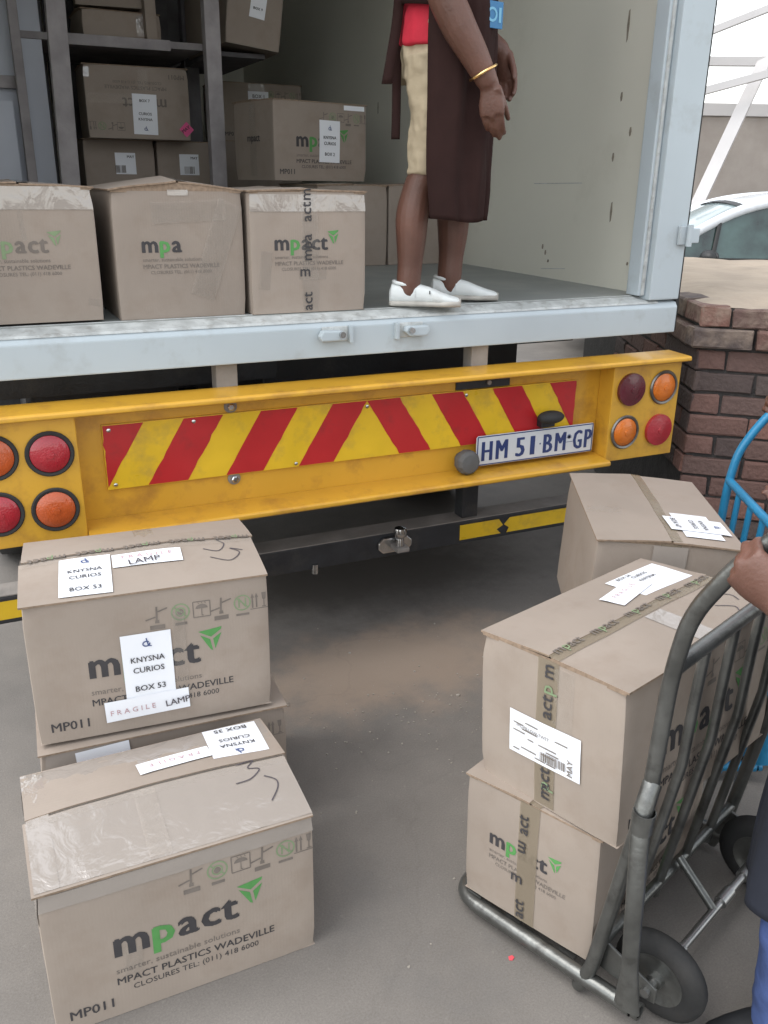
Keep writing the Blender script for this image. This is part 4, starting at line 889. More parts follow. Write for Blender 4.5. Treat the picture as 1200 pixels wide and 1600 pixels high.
# --- front row in the truck (short ends to the rear)
FZ2 = FZ+0.002
c = Carton('leftmost cardboard box on the truck edge, cut off by the picture border', (-1.895+0.384/2+0.012, 0.075, FZ2+0.006), R(90), corner=(-1, 0), lift=0.012, seed=8)
c.o.location.x = -1.685
end_face(c, 'left', faint=True); c.strip('left', ((-0.19, 0.335), (0.19, 0.335)), 0.06, 'shiny_film', seg=24, name='shiny_tape'); c.top_tape(0.06, (0.02, 0.05), 'shiny_film'); c.scuffs('left', 3)
c = Carton('middle cardboard box on the truck edge with a torn tape stripe over its logo', (-1.255, 0.080, FZ2), R(90), corner=(-1, 0), lift=0.034, seed=9)
end_face(c, 'left', hide=('t', 'c', 'tri')); c.top_tape(0.06, (0.012, 0.05), 'shiny_film')
c.strip('left', ((0.155, 0.33), (0.055, 0.06)), 0.075, 'clear_tape', off=0.002, seg=12, name='old_tape'); c.strip('left', ((-0.08, 0.30), (0.14, 0.31)), 0.06, 'clear_tape', seg=10, name='old_tape')
c = Carton('right cardboard box on the truck edge with printed tape down its end', (-0.857, 0.061, FZ2), R(90), corner=(-1, 0), lift=0.006, seed=10)
end_face(c, 'left'); c.top_tape(0.055, (0.355, 0.05), 'clear_tape')
c.end_print('left', -0.006, [('m', 0.355, R(90), False), ('act', 0.305, R(90), False), ('mpa', 0.20, R(90), False), ('m', 0.112, R(0), False), ('act', 0.035, R(90), False)], 0.048)
c.strip('left', ((-0.19, 0.33), (0.19, 0.33)), 0.05, 'shiny_film', seg=20, name='shiny_tape'); c.scuffs('left', 3)
# --- boxes deeper in the truck
c = Carton('plain cardboard box on the truck floor behind the worker, left of a pair', (-0.085, 1.53, FZ2), R(90), corner=(-1, 0), dims=(LB, 0.372, 0.375), seed=11, lift=0.004); c.top_tape(0.05)
c.sheet('right', 0.0, 0.2, 0.08, 0.1, 0.0, [])
c = Carton('plain cardboard box on the truck floor behind the worker legs', (0.298, 1.535, FZ2), R(90.5), corner=(-1, 0), dims=(LB, 0.376, 0.378), seed=12, lift=0.004); c.top_tape(0.05, (0.05, 0.05))
c = Carton('cardboard box with white label over its logo, stacked on the boxes behind the worker', (-0.405, 1.752, 1.634), R(13.2), corner=(-1, -1), seed=15, lift=0.006)
long_face(c); c.sheet('front', 0.045, 0.185, 0.125, 0.195, R(-1), R53[:2]+[('BOX 2', 0, -0.066, 0.06, 0.014)], emblem=(0, 0.06, 0.008)); c.top_tape(0.05); c.strip('left', ((0.0, 0.02), (0.0, 0.35)), 0.06, 'clear_tape'); c.end_print('left', 0.02, [('mpact', 0.18, 0.0, False)], 0.05)
c.sheet('front', 0.20, 0.345, 0.13, 0.022, 0.0, [])
for k, z in enumerate((FZ2, 1.557)):
    Carton(('lower' if k == 0 else 'middle')+' cardboard box in the stack against the far right of the truck', (-0.20, 3.46, z), R(0.7), corner=(-1, -1), dims=(0.56, 0.384, 0.316), seed=16+k, lift=0.0, group='stack at the far end')
c = Carton('cardboard box topping the stack behind the right shelf post', (-0.205, 3.455, 1.878), R(0.7), corner=(-1, -1), dims=(0.57, 0.384, 0.345), seed=18, lift=0.006)
long_face(c); c.sheet('front', -0.02, 0.27, 0.14, 0.06, 0, [('BOX 1', 0, -0.01, 0.08, 0.01)]); c.strip('front', ((-0.03, 0.30), (-0.03, 0.345)), 0.11, 'shiny_film')
# ------------------------------------------------------------------ timber rack in the truck
rack = tag(empty('timber_rack', (-1.0, 2.7, FZ)), 'grey timber storage rack with uprights inside the truck', 'rack')
def rk(a, b, name, m='timber', bv=0.004):
    o_ = Vector((1.0, -2.7, -FZ)); mb = MB().box(a, b); mb.v = [tuple(Vector(p)+o_) for p in mb.v]; return mb.build(name, m, rack, bevel=bv)
def rkp(x0, x1, y0, y1, z0, z1, lean, m='timber'):
    o_ = Vector((1.0, -2.7, -FZ)); mb = MB().box((x0, y0, z0), (x1, y1, z1)); mb.v = [tuple(Vector((p[0]+lean*(p[2]-1.7), p[1], p[2]))+o_) for p in mb.v]; return mb.build('upright', m, rack, bevel=0.004)
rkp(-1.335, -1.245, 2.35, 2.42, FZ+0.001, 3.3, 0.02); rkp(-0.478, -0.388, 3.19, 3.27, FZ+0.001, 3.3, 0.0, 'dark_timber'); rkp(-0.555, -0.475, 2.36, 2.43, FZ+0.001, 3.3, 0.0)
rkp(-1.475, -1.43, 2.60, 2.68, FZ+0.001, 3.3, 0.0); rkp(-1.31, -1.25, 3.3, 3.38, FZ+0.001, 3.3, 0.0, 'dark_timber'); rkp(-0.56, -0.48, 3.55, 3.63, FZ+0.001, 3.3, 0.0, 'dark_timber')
rk((-1.80, 2.43, 1.435), (-0.48, 3.7, 1.468), 'shelf'); rk((-1.43, 2.72, 2.300), (-0.48, 3.7, 2.335), 'shelf'); rk((-1.25, 2.705, 2.285), (-0.66, 2.73, 2.338), 'shelf_edge')
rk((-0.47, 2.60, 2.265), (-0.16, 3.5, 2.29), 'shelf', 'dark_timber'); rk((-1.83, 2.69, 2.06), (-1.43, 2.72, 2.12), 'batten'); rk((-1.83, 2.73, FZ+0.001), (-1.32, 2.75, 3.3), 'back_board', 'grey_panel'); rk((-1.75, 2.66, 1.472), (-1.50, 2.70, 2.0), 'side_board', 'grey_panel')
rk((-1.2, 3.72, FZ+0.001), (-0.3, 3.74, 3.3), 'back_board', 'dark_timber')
# on the rack
c = Carton('upside down cardboard box on the rack with a pink diamond sticker', (-1.127, 2.757, 1.842), R(-1.5), corner=(-1, -1), seed=19, lift=0.004)
fn_ = 'front'
def flipped(c, face):
    d = Draw(); d.text('m', 0.122, 0.205, size=0.085, bold=0.02, rot=R(180)).piece(); d.text('ct', -0.055, 0.205, size=0.085, bold=0.02, rot=R(180)).piece(); d.text('MP011', 0.215, 0.33, width=0.085, bold=0.015, rot=R(180))
    d.lay(lambda a, b_: c.surf(face, a, b_, 0.0009), 'printed_logo', 'ink_grey', c.o)
    d = Draw(); d.text('MPACT PLASTICS WADEVILLE', -0.01, 0.265, width=0.33, bold=0.01, rot=R(180)).piece(); d.text('CLOSURES TEL: (011) 418 6000', 0.0, 0.29, width=0.26, rot=R(180)); d.lay(lambda a, b_: c.surf(face, a, b_, 0.0009), 'printed_text', 'ink_grey', c.o)
    c.pictos(face, [('arrows', -0.255), ('nohook', -0.205), ('lift', -0.15), ('umbrella', -0.105)], 0.06, rot=R(180))
flipped(c, 'front'); c.sheet('front', 0.03, 0.125, 0.132, 0.205, R(-1), [('BOX 7', 0, 0.062, 0.055, 0.014), ('CURIOS', 0, -0.004, 0.07, 0.014), ('KNYSNA', 0, -0.032, 0.075, 0.014)], emblem=(0, -0.075, 0.008))
lb = c.sheet('front', 0.255, 0.055, 0.058, 0.058, R(45), [], m='ink_pink'); Draw().text('MAY', 0.255, 0.05, width=0.05, bold=0.02, rot=R(35)).lay(lambda a, b_: c.surf('front', a, b_, 0.0064), 'label_text', 'ink_black', lb)
c.strip('front', ((-0.27, 0.20), (0.05, 0.20)), 0.05, 'clear_tape', seg=12); c.strip('front', ((0.03, 0.24), (0.03, 0.355)), 0.055, 'clear_tape', seg=8); c.strip('front', ((-0.265, 0.30), (-0.265, 0.35)), 0.03, 'shiny_film', seg=6)
for x, sd, wd in ((-1.145, 20, 0.395), (-0.735, 21, 0.372)):
    c = Carton(('left' if sd == 20 else 'right')+' of the two small boxes with barcode labels under the upside down box', (x, 2.92, 1.470), 0.0, corner=(-1, -1), dims=(wd, 0.42, 0.368), seed=sd, lift=0.0, group='pair on the lower shelf')
    c.sheet('front', 0.03 if sd == 20 else 0.0, 0.245, 0.115, 0.115, 0.0, [('MAY', 0.03, 0.03, 0.04, 0.02)]); d = Draw()
    for i in range(10): d.rect(-0.03+i*0.006, 0.195, -0.03+i*0.006+c.r.choice([0.002, 0.004]), 0.235)
    d.lay(lambda a, b_: c.surf('front', a, b_, 0.0064), 'barcode', 'ink_grey', c.o)
c = Carton('cardboard box tilted forward on the high shelf at right', (-0.415, 2.50, 2.325), R(-4), corner=(-1, -1), dims=(0.30, 0.384, 0.45), seed=22, lift=0.0, roll=R(7))
c.sheet('front', 0.02, 0.27, 0.085, 0.26, R(-4), [('KNYSNA', 0, 0.05, 0.06, 0.014), ('BOX 9', 0, -0.09, 0.05, 0.014)]); c.top_tape(0.05)
c = Carton('cardboard box on the high shelf just left of the tilted one', (-0.470, 2.75, 2.292), 0.0, corner=(-1, -1), dims=(0.085, 0.384, 0.42), seed=23, lift=0.0)
c = Carton('dusty flattened box on the middle high shelf of the rack', (-1.10, 2.80, 2.340), R(3), corner=(-1, -1), dims=(0.42, 0.36, 0.13), seed=24, lift=0.02)
c.strip('front', ((0.1, 0.02), (0.1, 0.12)), 0.05, 'shiny_film')
c = Carton('dark box on top of the flattened box high in the rack', (-1.12, 2.86, 2.496), R(-6), corner=(-1, -1), dims=(0.40, 0.34, 0.30), seed=25, lift=0.0); c.sheet('front', 0.02, 0.16, 0.12, 0.12, 0.05, []); c.strip('front', ((-0.18, 0.05), (-0.18, 0.28)), 0.05, 'clear_tape')
c = Carton('narrow upright box beside the dark post high in the rack', (-0.775, 2.76, 2.340), R(1), corner=(-1, -1), dims=(0.06, 0.30, 0.45), seed=26, lift=0.0)

# ------------------------------------------------------------------ hand trucks
def hand_truck(label, loc, heading, k, m):
    t = tag(empty('hand_truck', loc, (0, 0, heading)), label, 'hand truck', None)
    W_ = 0.605; r = 0.0152
    S = lambda x, y, z: Vector((x*k, y*k, z*k))
    rail = [(0.012, 0.018), (-0.012, 0.085), (-0.084, 0.577), (-0.092, 0.83), (-0.110, 0.955), (-0.172, 1.066), (-0.255, 1.165)]
    def yb(z):
        for (b0, z0), (b1, z1) in zip(rail, rail[1:]):
            if z0 <= z <= z1: return b0+(b1-b0)*(z-z0)/(z1-z0)
        return rail[0][0]
    for x in (-0.02, W_):
        MB().tube(fillet([S(x, b, z) for b, z in rail], 0.05*k), r*k, 14).build('side_rail', m, t, smooth=True)
        xs = x+(-0.0385 if x < 0 else 0.0385)
        MB().tube([S(x*0.99, -0.086, 0.60), S(xs, -0.092, 0.555), S(xs, -0.112, 0.20), S(xs, -0.118, 0.095)], [(0.018*k, 0.018*k), (0.0185*k, 0.0185*k), (0.017*k, 0.017*k), (0.010*k, 0.028*k)], 14, ref=(1, 0, 0)).build('strut', m, t, smooth=True)
        MB().lathe([(0.0193*k, 0.0), (0.021*k, 0.0), (0.021*k, 0.045*k), (0.0193*k, 0.045*k)], fmat(S(xs, -0.0945, 0.52), (0, -0.06, 1)), 16).build('collar', m, t, smooth=True)
        xi = x+(0.022 if x < 0 else -0.022)
        MB().prism([(0.0, 0.165), (-0.02, 0.16), (-0.148, 0.118), (-0.148, 0.082), (-0.11, 0.076), (-0.004, 0.085)], 0.006*k, fmat(S(xi-0.003, 0, 0), (1, 0, 0), (0, 1, 0)) @ Matrix.Scale(k, 4)).build('axle_bracket', m, t, bevel=0.002)
        xw = (0.032 if x < 0 else W_-0.082)
        wq = MB().lathe([(0.058*k, 0.004*k), (0.066*k, 0.0), (0.085*k, 0.003*k), (0.099*k, 0.016*k), (0.1005*k, 0.025*k), (0.099*k, 0.034*k), (0.085*k, 0.047*k), (0.066*k, 0.05*k), (0.058*k, 0.046*k)], fmat(S(xw, -0.128, 0.1012), (1, 0, 0), (0, 1, 0)), 36).build('wheel', 'tyre', t, smooth=True)
        MB().lathe([(0.0, -0.006*k), (0.016*k, -0.006*k), (0.018*k, 0.01*k), (0.04*k, 0.014*k), (0.052*k, 0.006*k), (0.0585*k, 0.004*k), (0.0585*k, 0.046*k), (0.05*k, 0.044*k), (0.04*k, 0.036*k), (0.018*k, 0.04*k), (0.016*k, 0.056*k), (0.0, 0.056*k)], fmat(S(xw, -0.128, 0.1012), (1, 0, 0), (0, 1, 0)), 28).build('wheel_hub', 'grey_tube', wq, smooth=True)
    ax = MB().cyl(S(-0.01, -0.128, 0.1012), S(W_-0.01, -0.128, 0.1012), 0.0095*k, n=16).build('axle', 'bare_axle', t, smooth=True)
    for x0, x1 in ((0.09, 0.15), (0.33, 0.38), (W_-0.16, W_-0.10)): MB().cyl(S(x0, -0.128, 0.1012), S(x1, -0.128, 0.1012), 0.0145*k, n=16).build('axle_sleeve', 'bare_axle', ax, smooth=True)
    for x in (0.30,): MB().tube([S(x, -0.128, 0.1012), S(x, -0.03, 0.19)], 0.010*k, 10).build('axle_stay', m, t, smooth=True)
    # toe loop
    loop = fillet([S(-0.02, -0.112, 0.056), S(-0.02, 0.362, 0.036), S(W_, 0.362, 0.036), S(W_, -0.118, 0.060)], 0.07*k, 8)
    MB().tube(loop, 0.0175*k, 14, cap=False).build('toe_loop', m, t, smooth=True)
    for x in (-0.02, W_): MB().lathe([(0.0185*k, 0), (0.0185*k, 0.012*k), (0.0125*k, 0.012*k), (0.0125*k, -0.03*k)], fmat(S(x, -0.118, 0.060), (0, -1, 0.05)), 18).build('tube_end', m, t, smooth=True)
    for y in (0.06, 0.20, 0.31): MB().box(tuple(S(-0.012, y-0.02, 0.050)), tuple(S(W_-0.008, y+0.02, 0.056))).build('toe_plate', m, t, bevel=0.001)
    for z, rr in ((0.845, 0.0150), (0.16, 0.012)):
        MB().cyl(S(-0.02, yb(z), z), S(W_, yb(z), z), rr*k, n=14).build('cross_bar', m, t, smooth=True)
    for x in (0.105, 0.23, 0.355, 0.48):
        MB().tube([S(x, yb(z), z) for z in (0.12, 0.35, 0.577, 0.72, 0.845)], [(0.0125*k, 0.0105*k)]*5, 12, ref=(1, 0, 0)).build('upright_slat', m, t, smooth=True)
    return t
GO, GH = Vector((-0.84, -1.54, 0)), R(20)
hand_truck('grey steel hand truck carrying two boxes at front right', GO, GH, 1.0, 'grey_tube')
BO, BHd = Vector((-0.035, -1.10, 0)), R(61)
hand_truck('blue painted hand truck standing by the brick wall', BO, BHd, 0.88, 'blue_tube')

# ------------------------------------------------------------------ people
def remesh(mb, name, m, parent, voxel, smooth_it=4, wrinkle=0.0, wscale=10.0, seed=0):
    me = mb.mesh(name); bm = bmesh.new(); bm.from_mesh(me); bmesh.ops.recalc_face_normals(bm, faces=bm.faces); bm.to_mesh(me); bm.free()
    o = bpy.data.objects.new(name, me); col.objects.link(o)
    md = o.modifiers.new('r', 'REMESH'); md.mode = 'VOXEL'; md.voxel_size = voxel
    ms = o.modifiers.new('s', 'SMOOTH'); ms.factor = 0.5; ms.iterations = smooth_it
    dg = bpy.context.evaluated_depsgraph_get(); m2 = bpy.data.meshes.new_from_object(o.evaluated_get(dg)); o.modifiers.clear()
    if wrinkle:
        n_ = [v.normal.copy() for v in m2.vertices]
        for v, nn in zip(m2.vertices, n_):
            p = v.co; v.co = p+nn*wrinkle*(noise.noise((p.x*wscale+seed, p.y*wscale, p.z*wscale*0.8))+0.5*noise.noise((p.x*wscale*2.3, p.y*wscale*2.3+seed, p.z*wscale*2)))
    o.data = m2; m2.name = name; bpy.data.meshes.remove(me)
    m2.materials.clear(); m2.materials.append(M[m])
    for p in m2.polygons: p.use_smooth = True
    o.parent = parent; return o
def chain(mb, pts, n=16, ref=(1, 0, 0)):
    """tapered limb: (x, y, z, r) or (x, y, z, r_ref, r_other), rounded ends, resampled smoothly"""
    P = [Vector(p[:3]) for p in pts]; A = [(p[3], p[4] if len(p) > 4 else p[3]) for p in pts]
    sp = smooth_path([(*p,) for p in P], 4); ra = smooth_path([(a, b, 0) for a, b in A], 4)
    mb.tube(sp, [(max(q.x, 0.002), max(q.y, 0.002)) for q in ra], n, ref=ref)
    mb.ell(P[0], (min(A[0]),)*3, 10, 6); mb.ell(P[-1], (min(A[-1]),)*3, 10, 6)
def hand(mb, wrist, d, n_, curl=(15, 25, 20), size=1.0, thumb=35, spread=4, side=1):
    """palm, four bent fingers of unequal length and a thumb off the side; n_: palm normal; side=+1: thumb on d x n side"""
    d = Vector(d).normalized(); n_ = Vector(n_); n_ = (n_-d*n_.dot(d)).normalized(); s_ = d.cross(n_)*side; w_ = Vector(wrist); k = size
    chain(mb, [(*(w_-d*0.02*k), 0.021*k, 0.028*k), (*(w_+d*0.02*k), 0.019*k, 0.034*k), (*(w_+d*0.055*k), 0.018*k, 0.042*k), (*(w_+d*0.088*k), 0.015*k, 0.041*k)], ref=n_)
    for i, (off, ln) in enumerate(((0.031, 0.078), (0.0105, 0.088), (-0.0105, 0.082), (-0.031, 0.064))):
        p = w_+d*(0.088-0.006*abs(i-1))*k+s_*off*k; a = 0; pts = [(*(p-d*0.02*k), 0.0098*k)]; dd = Matrix.Rotation(R(spread*(1.2-i)), 3, n_*(1 if side > 0 else -1)) @ d
        pts.append((*p, 0.0100*k))
        for seg, c_ in zip((0.45, 0.32, 0.23), curl):
            a += R(c_); q = dd*math.cos(a)+n_*math.sin(a); p = p+q*ln*seg*k; pts.append((*p, (0.0092-0.0008*len(pts)*0.5)*k))
        P = [Vector(x[:3]) for x in pts]; mb.tube(fillet(P, 0.01*k, 3), [0.0088*k]*(1+(len(P)-2)*4+1), 10)
        mb.ell(P[-1], (0.0088*k,)*3, 10, 6)
    p = w_+d*0.022*k+s_*0.026*k; td = (d*0.85+s_*(0.12+math.sin(R(thumb)))+n_*0.45).normalized()
    q1 = p+td*0.042*k; q2 = q1+(td*0.7+d*0.35+n_*0.35).normalized()*0.032*k; q3 = q2+(td*0.5+d*0.5+n_*0.5).normalized()*0.024*k
    mb.tube([p-td*0.015*k, p, q1, q2, q3], [0.015*k, 0.0145*k, 0.0118*k, 0.0105*k, 0.0085*k], 10); mb.ell(q3, (0.0085*k,)*3, 10, 6)
def head(mb, c, k=1.0):
    x, y, z = c
    mb.ell((x, y, z+0.03*k), (0.098*k, 0.076*k, 0.098*k)); mb.ell((x+0.022*k, y, z-0.045*k), (0.070*k, 0.058*k, 0.068*k)); mb.ell((x+0.055*k, y, z-0.085*k), (0.03*k, 0.03*k, 0.024*k))
    mb.tube([(x+0.088*k, y, z+0.025*k), (x+0.108*k, y, z-0.018*k), (x+0.098*k, y, z-0.03*k)], [0.010*k, 0.016*k, 0.014*k], 8)
    mb.ell((x+0.082*k, y, z-0.058*k), (0.014*k, 0.026*k, 0.012*k))
    for s_ in (-1, 1): mb.ell((x-0.005*k, y+s_*0.078*k, z-0.005*k), (0.022*k, 0.012*k, 0.034*k)); mb.ell((x+0.082*k, y+s_*0.03*k, z+0.045*k), (0.014*k, 0.022*k, 0.009*k))
def face_bits(c, root, k=1.0):
    x, y, z = c
    for s_ in (-1, 1):
        MB().ell((x+0.083*k, y+s_*0.031*k, z+0.018*k), (0.011*k, 0.013*k, 0.010*k), 12, 8).build('eye', 'eye', root, smooth=True)
        MB().ell((x+0.0925*k, y+s_*0.031*k, z+0.018*k), (0.003*k, 0.005*k, 0.005*k), 10, 6).build('pupil', 'hair', root, smooth=True)
    h = MB()
    h.grid(20, 10, lambda u, v: (lambda th, ph, r_: (x-0.006*k+r_*0.106*k*math.sin(th)*math.cos(ph), y+r_*0.086*k*math.sin(th)*math.sin(ph), z+0.032*k+r_*0.110*k*math.cos(th)))(v*R(88+26*max(0, -math.cos(u*2*math.pi))-14*max(0, math.cos(u*2*math.pi))), u*2*math.pi, 1+0.03*noise.noise((u*20, v*9, 1))))
    h.build('hair', 'hair', root, smooth=True)
def shoe(root, ankle, toe_dir, length, m, sole_m, width=0.046, zf=0.0, high=0.075, heel_back=0.065):
    a = Vector((ankle[0], ankle[1], zf)); d = Vector((toe_dir[0], toe_dir[1], 0)).normalized(); s_ = Vector((-d.y, d.x, 0))
    st = [(0.0, 0.55, 0.72), (0.03, 0.80, 0.98), (0.16, 0.86, 1.02), (0.30, 0.80, 0.98), (0.42, 0.82, 0.98), (0.55, 0.92, 0.86), (0.70, 1.0, 0.66), (0.84, 0.98, 0.50), (0.94, 0.80, 0.42), (0.985, 0.52, 0.34), (1.0, 0.2, 0.26)]
    def sect(mb, lo, hi_fn, wk):
        n_ = 16; rings = []
        for t, w_, h_ in st:
            c = a+d*(t*length-heel_back); hw = width*w_*wk; top = hi_fn(t, h_)
            ring = []
            for j in range(n_):
                g_ = 2*math.pi*j/n_; cx, cz = math.cos(g_), math.sin(g_)
                ring.append(c+s_*hw*(abs(cx)**0.7)*(1 if cx > 0 else -1)+Vector((0, 0, lo+(top-lo)*(0.5+0.5*(abs(cz)**0.75)*(1 if cz > 0 else -1)))))
            rings.append(ring)
        for rg in rings: mb.v += [tuple(p) for p in rg]
        o = 0
        for i in range(len(rings)-1):
            for j in range(n_):
                x0 = i*n_+j; x1 = i*n_+(j+1) % n_; mb.f.append((x0, x1, x1+n_, x0+n_))
        mb.f.append(tuple(range(n_))); mb.f.append(tuple(reversed(range((len(rings)-1)*n_, len(rings)*n_)))); return mb
    sh = sect(MB(), 0.010, lambda t, h_: high*h_, 1.0).build('shoe', m, root, smooth=True)
    sect(MB(), 0.0, lambda t, h_: 0.022+(0.006 if t > 0.8 else 0), 1.06).build('sole', sole_m, sh, smooth=True)
    for t_ in (0.36,):
        pts_ = [a+d*(t_*length-heel_back+0.012*math.cos(g_)*0)+s_*width*0.86*math.cos(g_)*1.02+Vector((0, 0, 0.012+(high*0.99-0.012)*(0.5+0.5*math.sin(g_)))) for g_ in [R(q_) for q_ in range(-20, 201, 20)]]
        MB().tube(pts_, 0.0016, 6).build('shoe_seam', m, sh, smooth=True)
    # collar rim round the ankle
    MB().tube([a+d*(0.04*math.cos(g_)*1.0-0.012)+s_*0.034*math.sin(g_)+Vector((0, 0, high*0.99-0.006*math.cos(g_))) for g_ in [2*math.pi*i/18 for i in range(19)]], 0.006, 8).build('shoe_collar', m, sh, smooth=True)
    return sh
def cloth_sheet(fn, nu, nv, name, m, parent, thick=0.003):
    mb = MB(); mb.grid(nu, nv, fn); o = mb.build(name, m, parent, smooth=True)
    md = o.modifiers.new('t', 'SOLIDIFY'); md.thickness = thick; md.offset = 0; return o

# --- worker on the truck edge, side on, facing right (local x forward, y to the worker's left)
P1 = tag(empty('person', (-0.40, 0.12, FZ+0.003), (0, 0, R(-27))), 'person in brown apron, khaki shorts and white shoes standing on the truck edge', 'person')
b = MB()
chain(b, [(-0.07, -0.085, 0.045, 0.038), (-0.069, -0.085, 0.085, 0.041), (-0.066, -0.085, 0.14, 0.042), (-0.064, -0.085, 0.22, 0.050), (-0.062, -0.085, 0.29, 0.054), (-0.046, -0.085, 0.37, 0.049), (-0.024, -0.085, 0.43, 0.052), (0.0, -0.085, 0.60, 0.068), (0.0, -0.08, 0.76, 0.080)])
chain(b, [(0.072, 0.105, 0.045, 0.039), (0.074, 0.105, 0.085, 0.043), (0.077, 0.105, 0.15, 0.044), (0.080, 0.105, 0.22, 0.052), (0.080, 0.105, 0.29, 0.057), (0.082, 0.10, 0.36, 0.054), (0.085, 0.095, 0.43, 0.055), (0.06, 0.085, 0.60, 0.068), (0.03, 0.08, 0.76, 0.080)])
chain(b, [(-0.07, -0.085, 0.032, 0.022), (0.0, -0.087, 0.024, 0.014), (0.07, -0.088, 0.018, 0.008)]); chain(b, [(0.072, 0.105, 0.032, 0.022), (0.14, 0.107, 0.024, 0.014), (0.21, 0.108, 0.018, 0.008)])
chain(b, [(0.01, 0, 0.74, 0.10, 0.145), (0.02, 0, 0.86, 0.115, 0.15), (0.05, 0, 0.98, 0.105, 0.135), (0.085, 0, 1.12, 0.11, 0.15), (0.10, 0, 1.22, 0.085, 0.165), (0.115, 0, 1.27, 0.055, 0.10)])
chain(b, [(0.11, 0, 1.26, 0.05), (0.125, 0, 1.32, 0.047), (0.14, 0, 1.37, 0.05)])
HC = (0.155, 0, 1.445); head(b, HC)
RW = Vector((0.150, -0.225, 0.678)); LW = Vector((0.208, 0.10, 0.80))
chain(b, [(0.09, -0.165, 1.215, 0.058), (0.05, -0.215, 1.10, 0.055), (0.0, -0.24, 0.955, 0.050), (0.050, -0.238, 0.835, 0.051), (0.105, -0.23, 0.75, 0.043), (*RW, 0.033)])
hand(b, RW+Vector((0.010, 0, -0.015)), (0.15, 0.03, -1), (0.25, 0.97, 0.0), curl=(16, 26, 20), size=0.93, thumb=6, side=1, spread=4)
chain(b, [(0.09, 0.165, 1.215, 0.058), (0.05, 0.215, 1.10, 0.055), (0.04, 0.225, 0.965, 0.048), (0.11, 0.17, 0.88, 0.044), (*LW, 0.033)])
hand(b, LW+Vector((0.008, -0.01, -0.01)), (0.28, -0.1, -1), (-0.5, -0.9, 0.0), curl=(14, 22, 18), size=0.93, thumb=8, side=-1, spread=4)
remesh(b, 'body', 'skin', P1, 0.0042, 3)
face_bits(HC, P1)
s_ = MB()
for pts in ([(-0.022, -0.085, 0.412, 0.060), (-0.012, -0.085, 0.50, 0.068), (0.008, -0.083, 0.62, 0.086), (0.002, -0.075, 0.76, 0.104)], [(0.088, 0.095, 0.415, 0.066), (0.08, 0.093, 0.50, 0.072), (0.058, 0.085, 0.62, 0.086), (0.03, 0.075, 0.76, 0.10)]):
    P_ = [Vector(p[:3]) for p in pts]; s_.tube(smooth_path(P_, 4), [q.x for q in smooth_path([(p[3], 0, 0) for p in pts], 4)], 18, ref=(1, 0, 0))
s_.tube(smooth_path([(0.012, 0, 0.69), (0.014, 0, 0.78), (0.02, 0, 0.87)], 4), [(0.127, 0.172)]*9, 20, ref=(1, 0, 0))
remesh(s_, 'shorts', 'khaki', P1, 0.007, 2, 0.010, 17)
s_ = MB()
s_.tube(smooth_path([(0.005, 0, 0.775), (0.012, 0, 0.84), (0.03, 0, 0.93), (0.06, 0, 1.04), (0.09, 0, 1.15), (0.105, 0, 1.235), (0.112, 0, 1.275)], 3), [(q.x, q.y) for q in smooth_path([(0.130, 0.178, 0), (0.131, 0.176, 0), (0.124, 0.164, 0), (0.122, 0.158, 0), (0.125, 0.165, 0), (0.095, 0.175, 0), (0.062, 0.09, 0)], 3)], 22, ref=(1, 0, 0))
for k in (-1, 1): s_.tube([(0.09, k*0.15, 1.215), (0.055, k*0.212, 1.11), (0.035, k*0.232, 1.03)], [0.068, 0.068, 0.064], 16)
remesh(s_, 'shirt', 'shirt_red', P1, 0.008, 3, 0.004, 16, 3)
# apron: wraps the front from the near hip round to the far hip
def apr(u, v, grow=0.0):
    z = 0.285+(1.16-0.285)*v; hip = 1.0 if z < 0.9 else max(0.35, 1-(z-0.9)*2.2)
    fx = 0.185 if z < 0.95 else 0.185+0.02*(z-0.95); back = -0.03+0.0*z; wy = (0.185 if z > 0.5 else 0.185-0.06*(0.5-z))*max(0.55, hip)
    a = (u-0.5)*2; th = a*R(100)
    x = back+(fx-back)*max(0, math.cos(abs(th)**1.0*0.90 if abs(th) < R(100) else 1.57))**0.55; y = wy*math.copysign(min(1, abs(math.sin(th*0.9))**0.9), a)
    if z < 0.42: x += 0.012*math.sin(u*9+z*5)*(0.42-z)/0.13
    fold = 0.018*noise.noise((u*9, z*1.7, 4))+0.008*noise.noise((u*19, z*5, 8))+0.010*math.sin(u*24+z*3)*max(0, 0.85-z)
    drop = -0.012*abs(math.sin(u*8))*(1-v)
    return (x+fold*0.8, y+fold*1.1*math.copysign(1, a), z+drop)
cloth_sheet(apr, 72, 56, 'apron', 'apron_brown', P1)
cloth_sheet(lambda u, v: (lambda z: (0.018-0.148*math.sin(R(12+70*u))*1.0 if 0 else 0.015+0.142*math.cos(R(95+85*u)), -0.19*math.sin(R(95+85*u))-0.003, z))(0.875+0.05*v+0.03*u), 10, 3, 'apron_waist_tie', 'apron_brown', P1)
for pts, wd, yy in (([(-0.115, 0.91), (-0.125, 0.82), (-0.150, 0.675)], 0.032, -0.10), ([(-0.11, 0.91), (-0.120, 0.74), (-0.120, 0.60), (-0.121, 0.52)], 0.028, -0.06)):
    pth = smooth_path([(x, yy, z) for x, z in pts], 5)
    cloth_sheet(lambda u, v: (pth[int(round(u*(len(pth)-1)))].x+(v-0.5)*wd, yy+0.01*math.sin(u*5), pth[int(round(u*(len(pth)-1)))].z), len(pth)-1, 2, 'apron_tie_end', 'apron_brown', P1, 0.004)
pk = Matrix.Translation((0.168, -0.115, 0.865)) @ Matrix.Rotation(R(38), 4, 'Z')
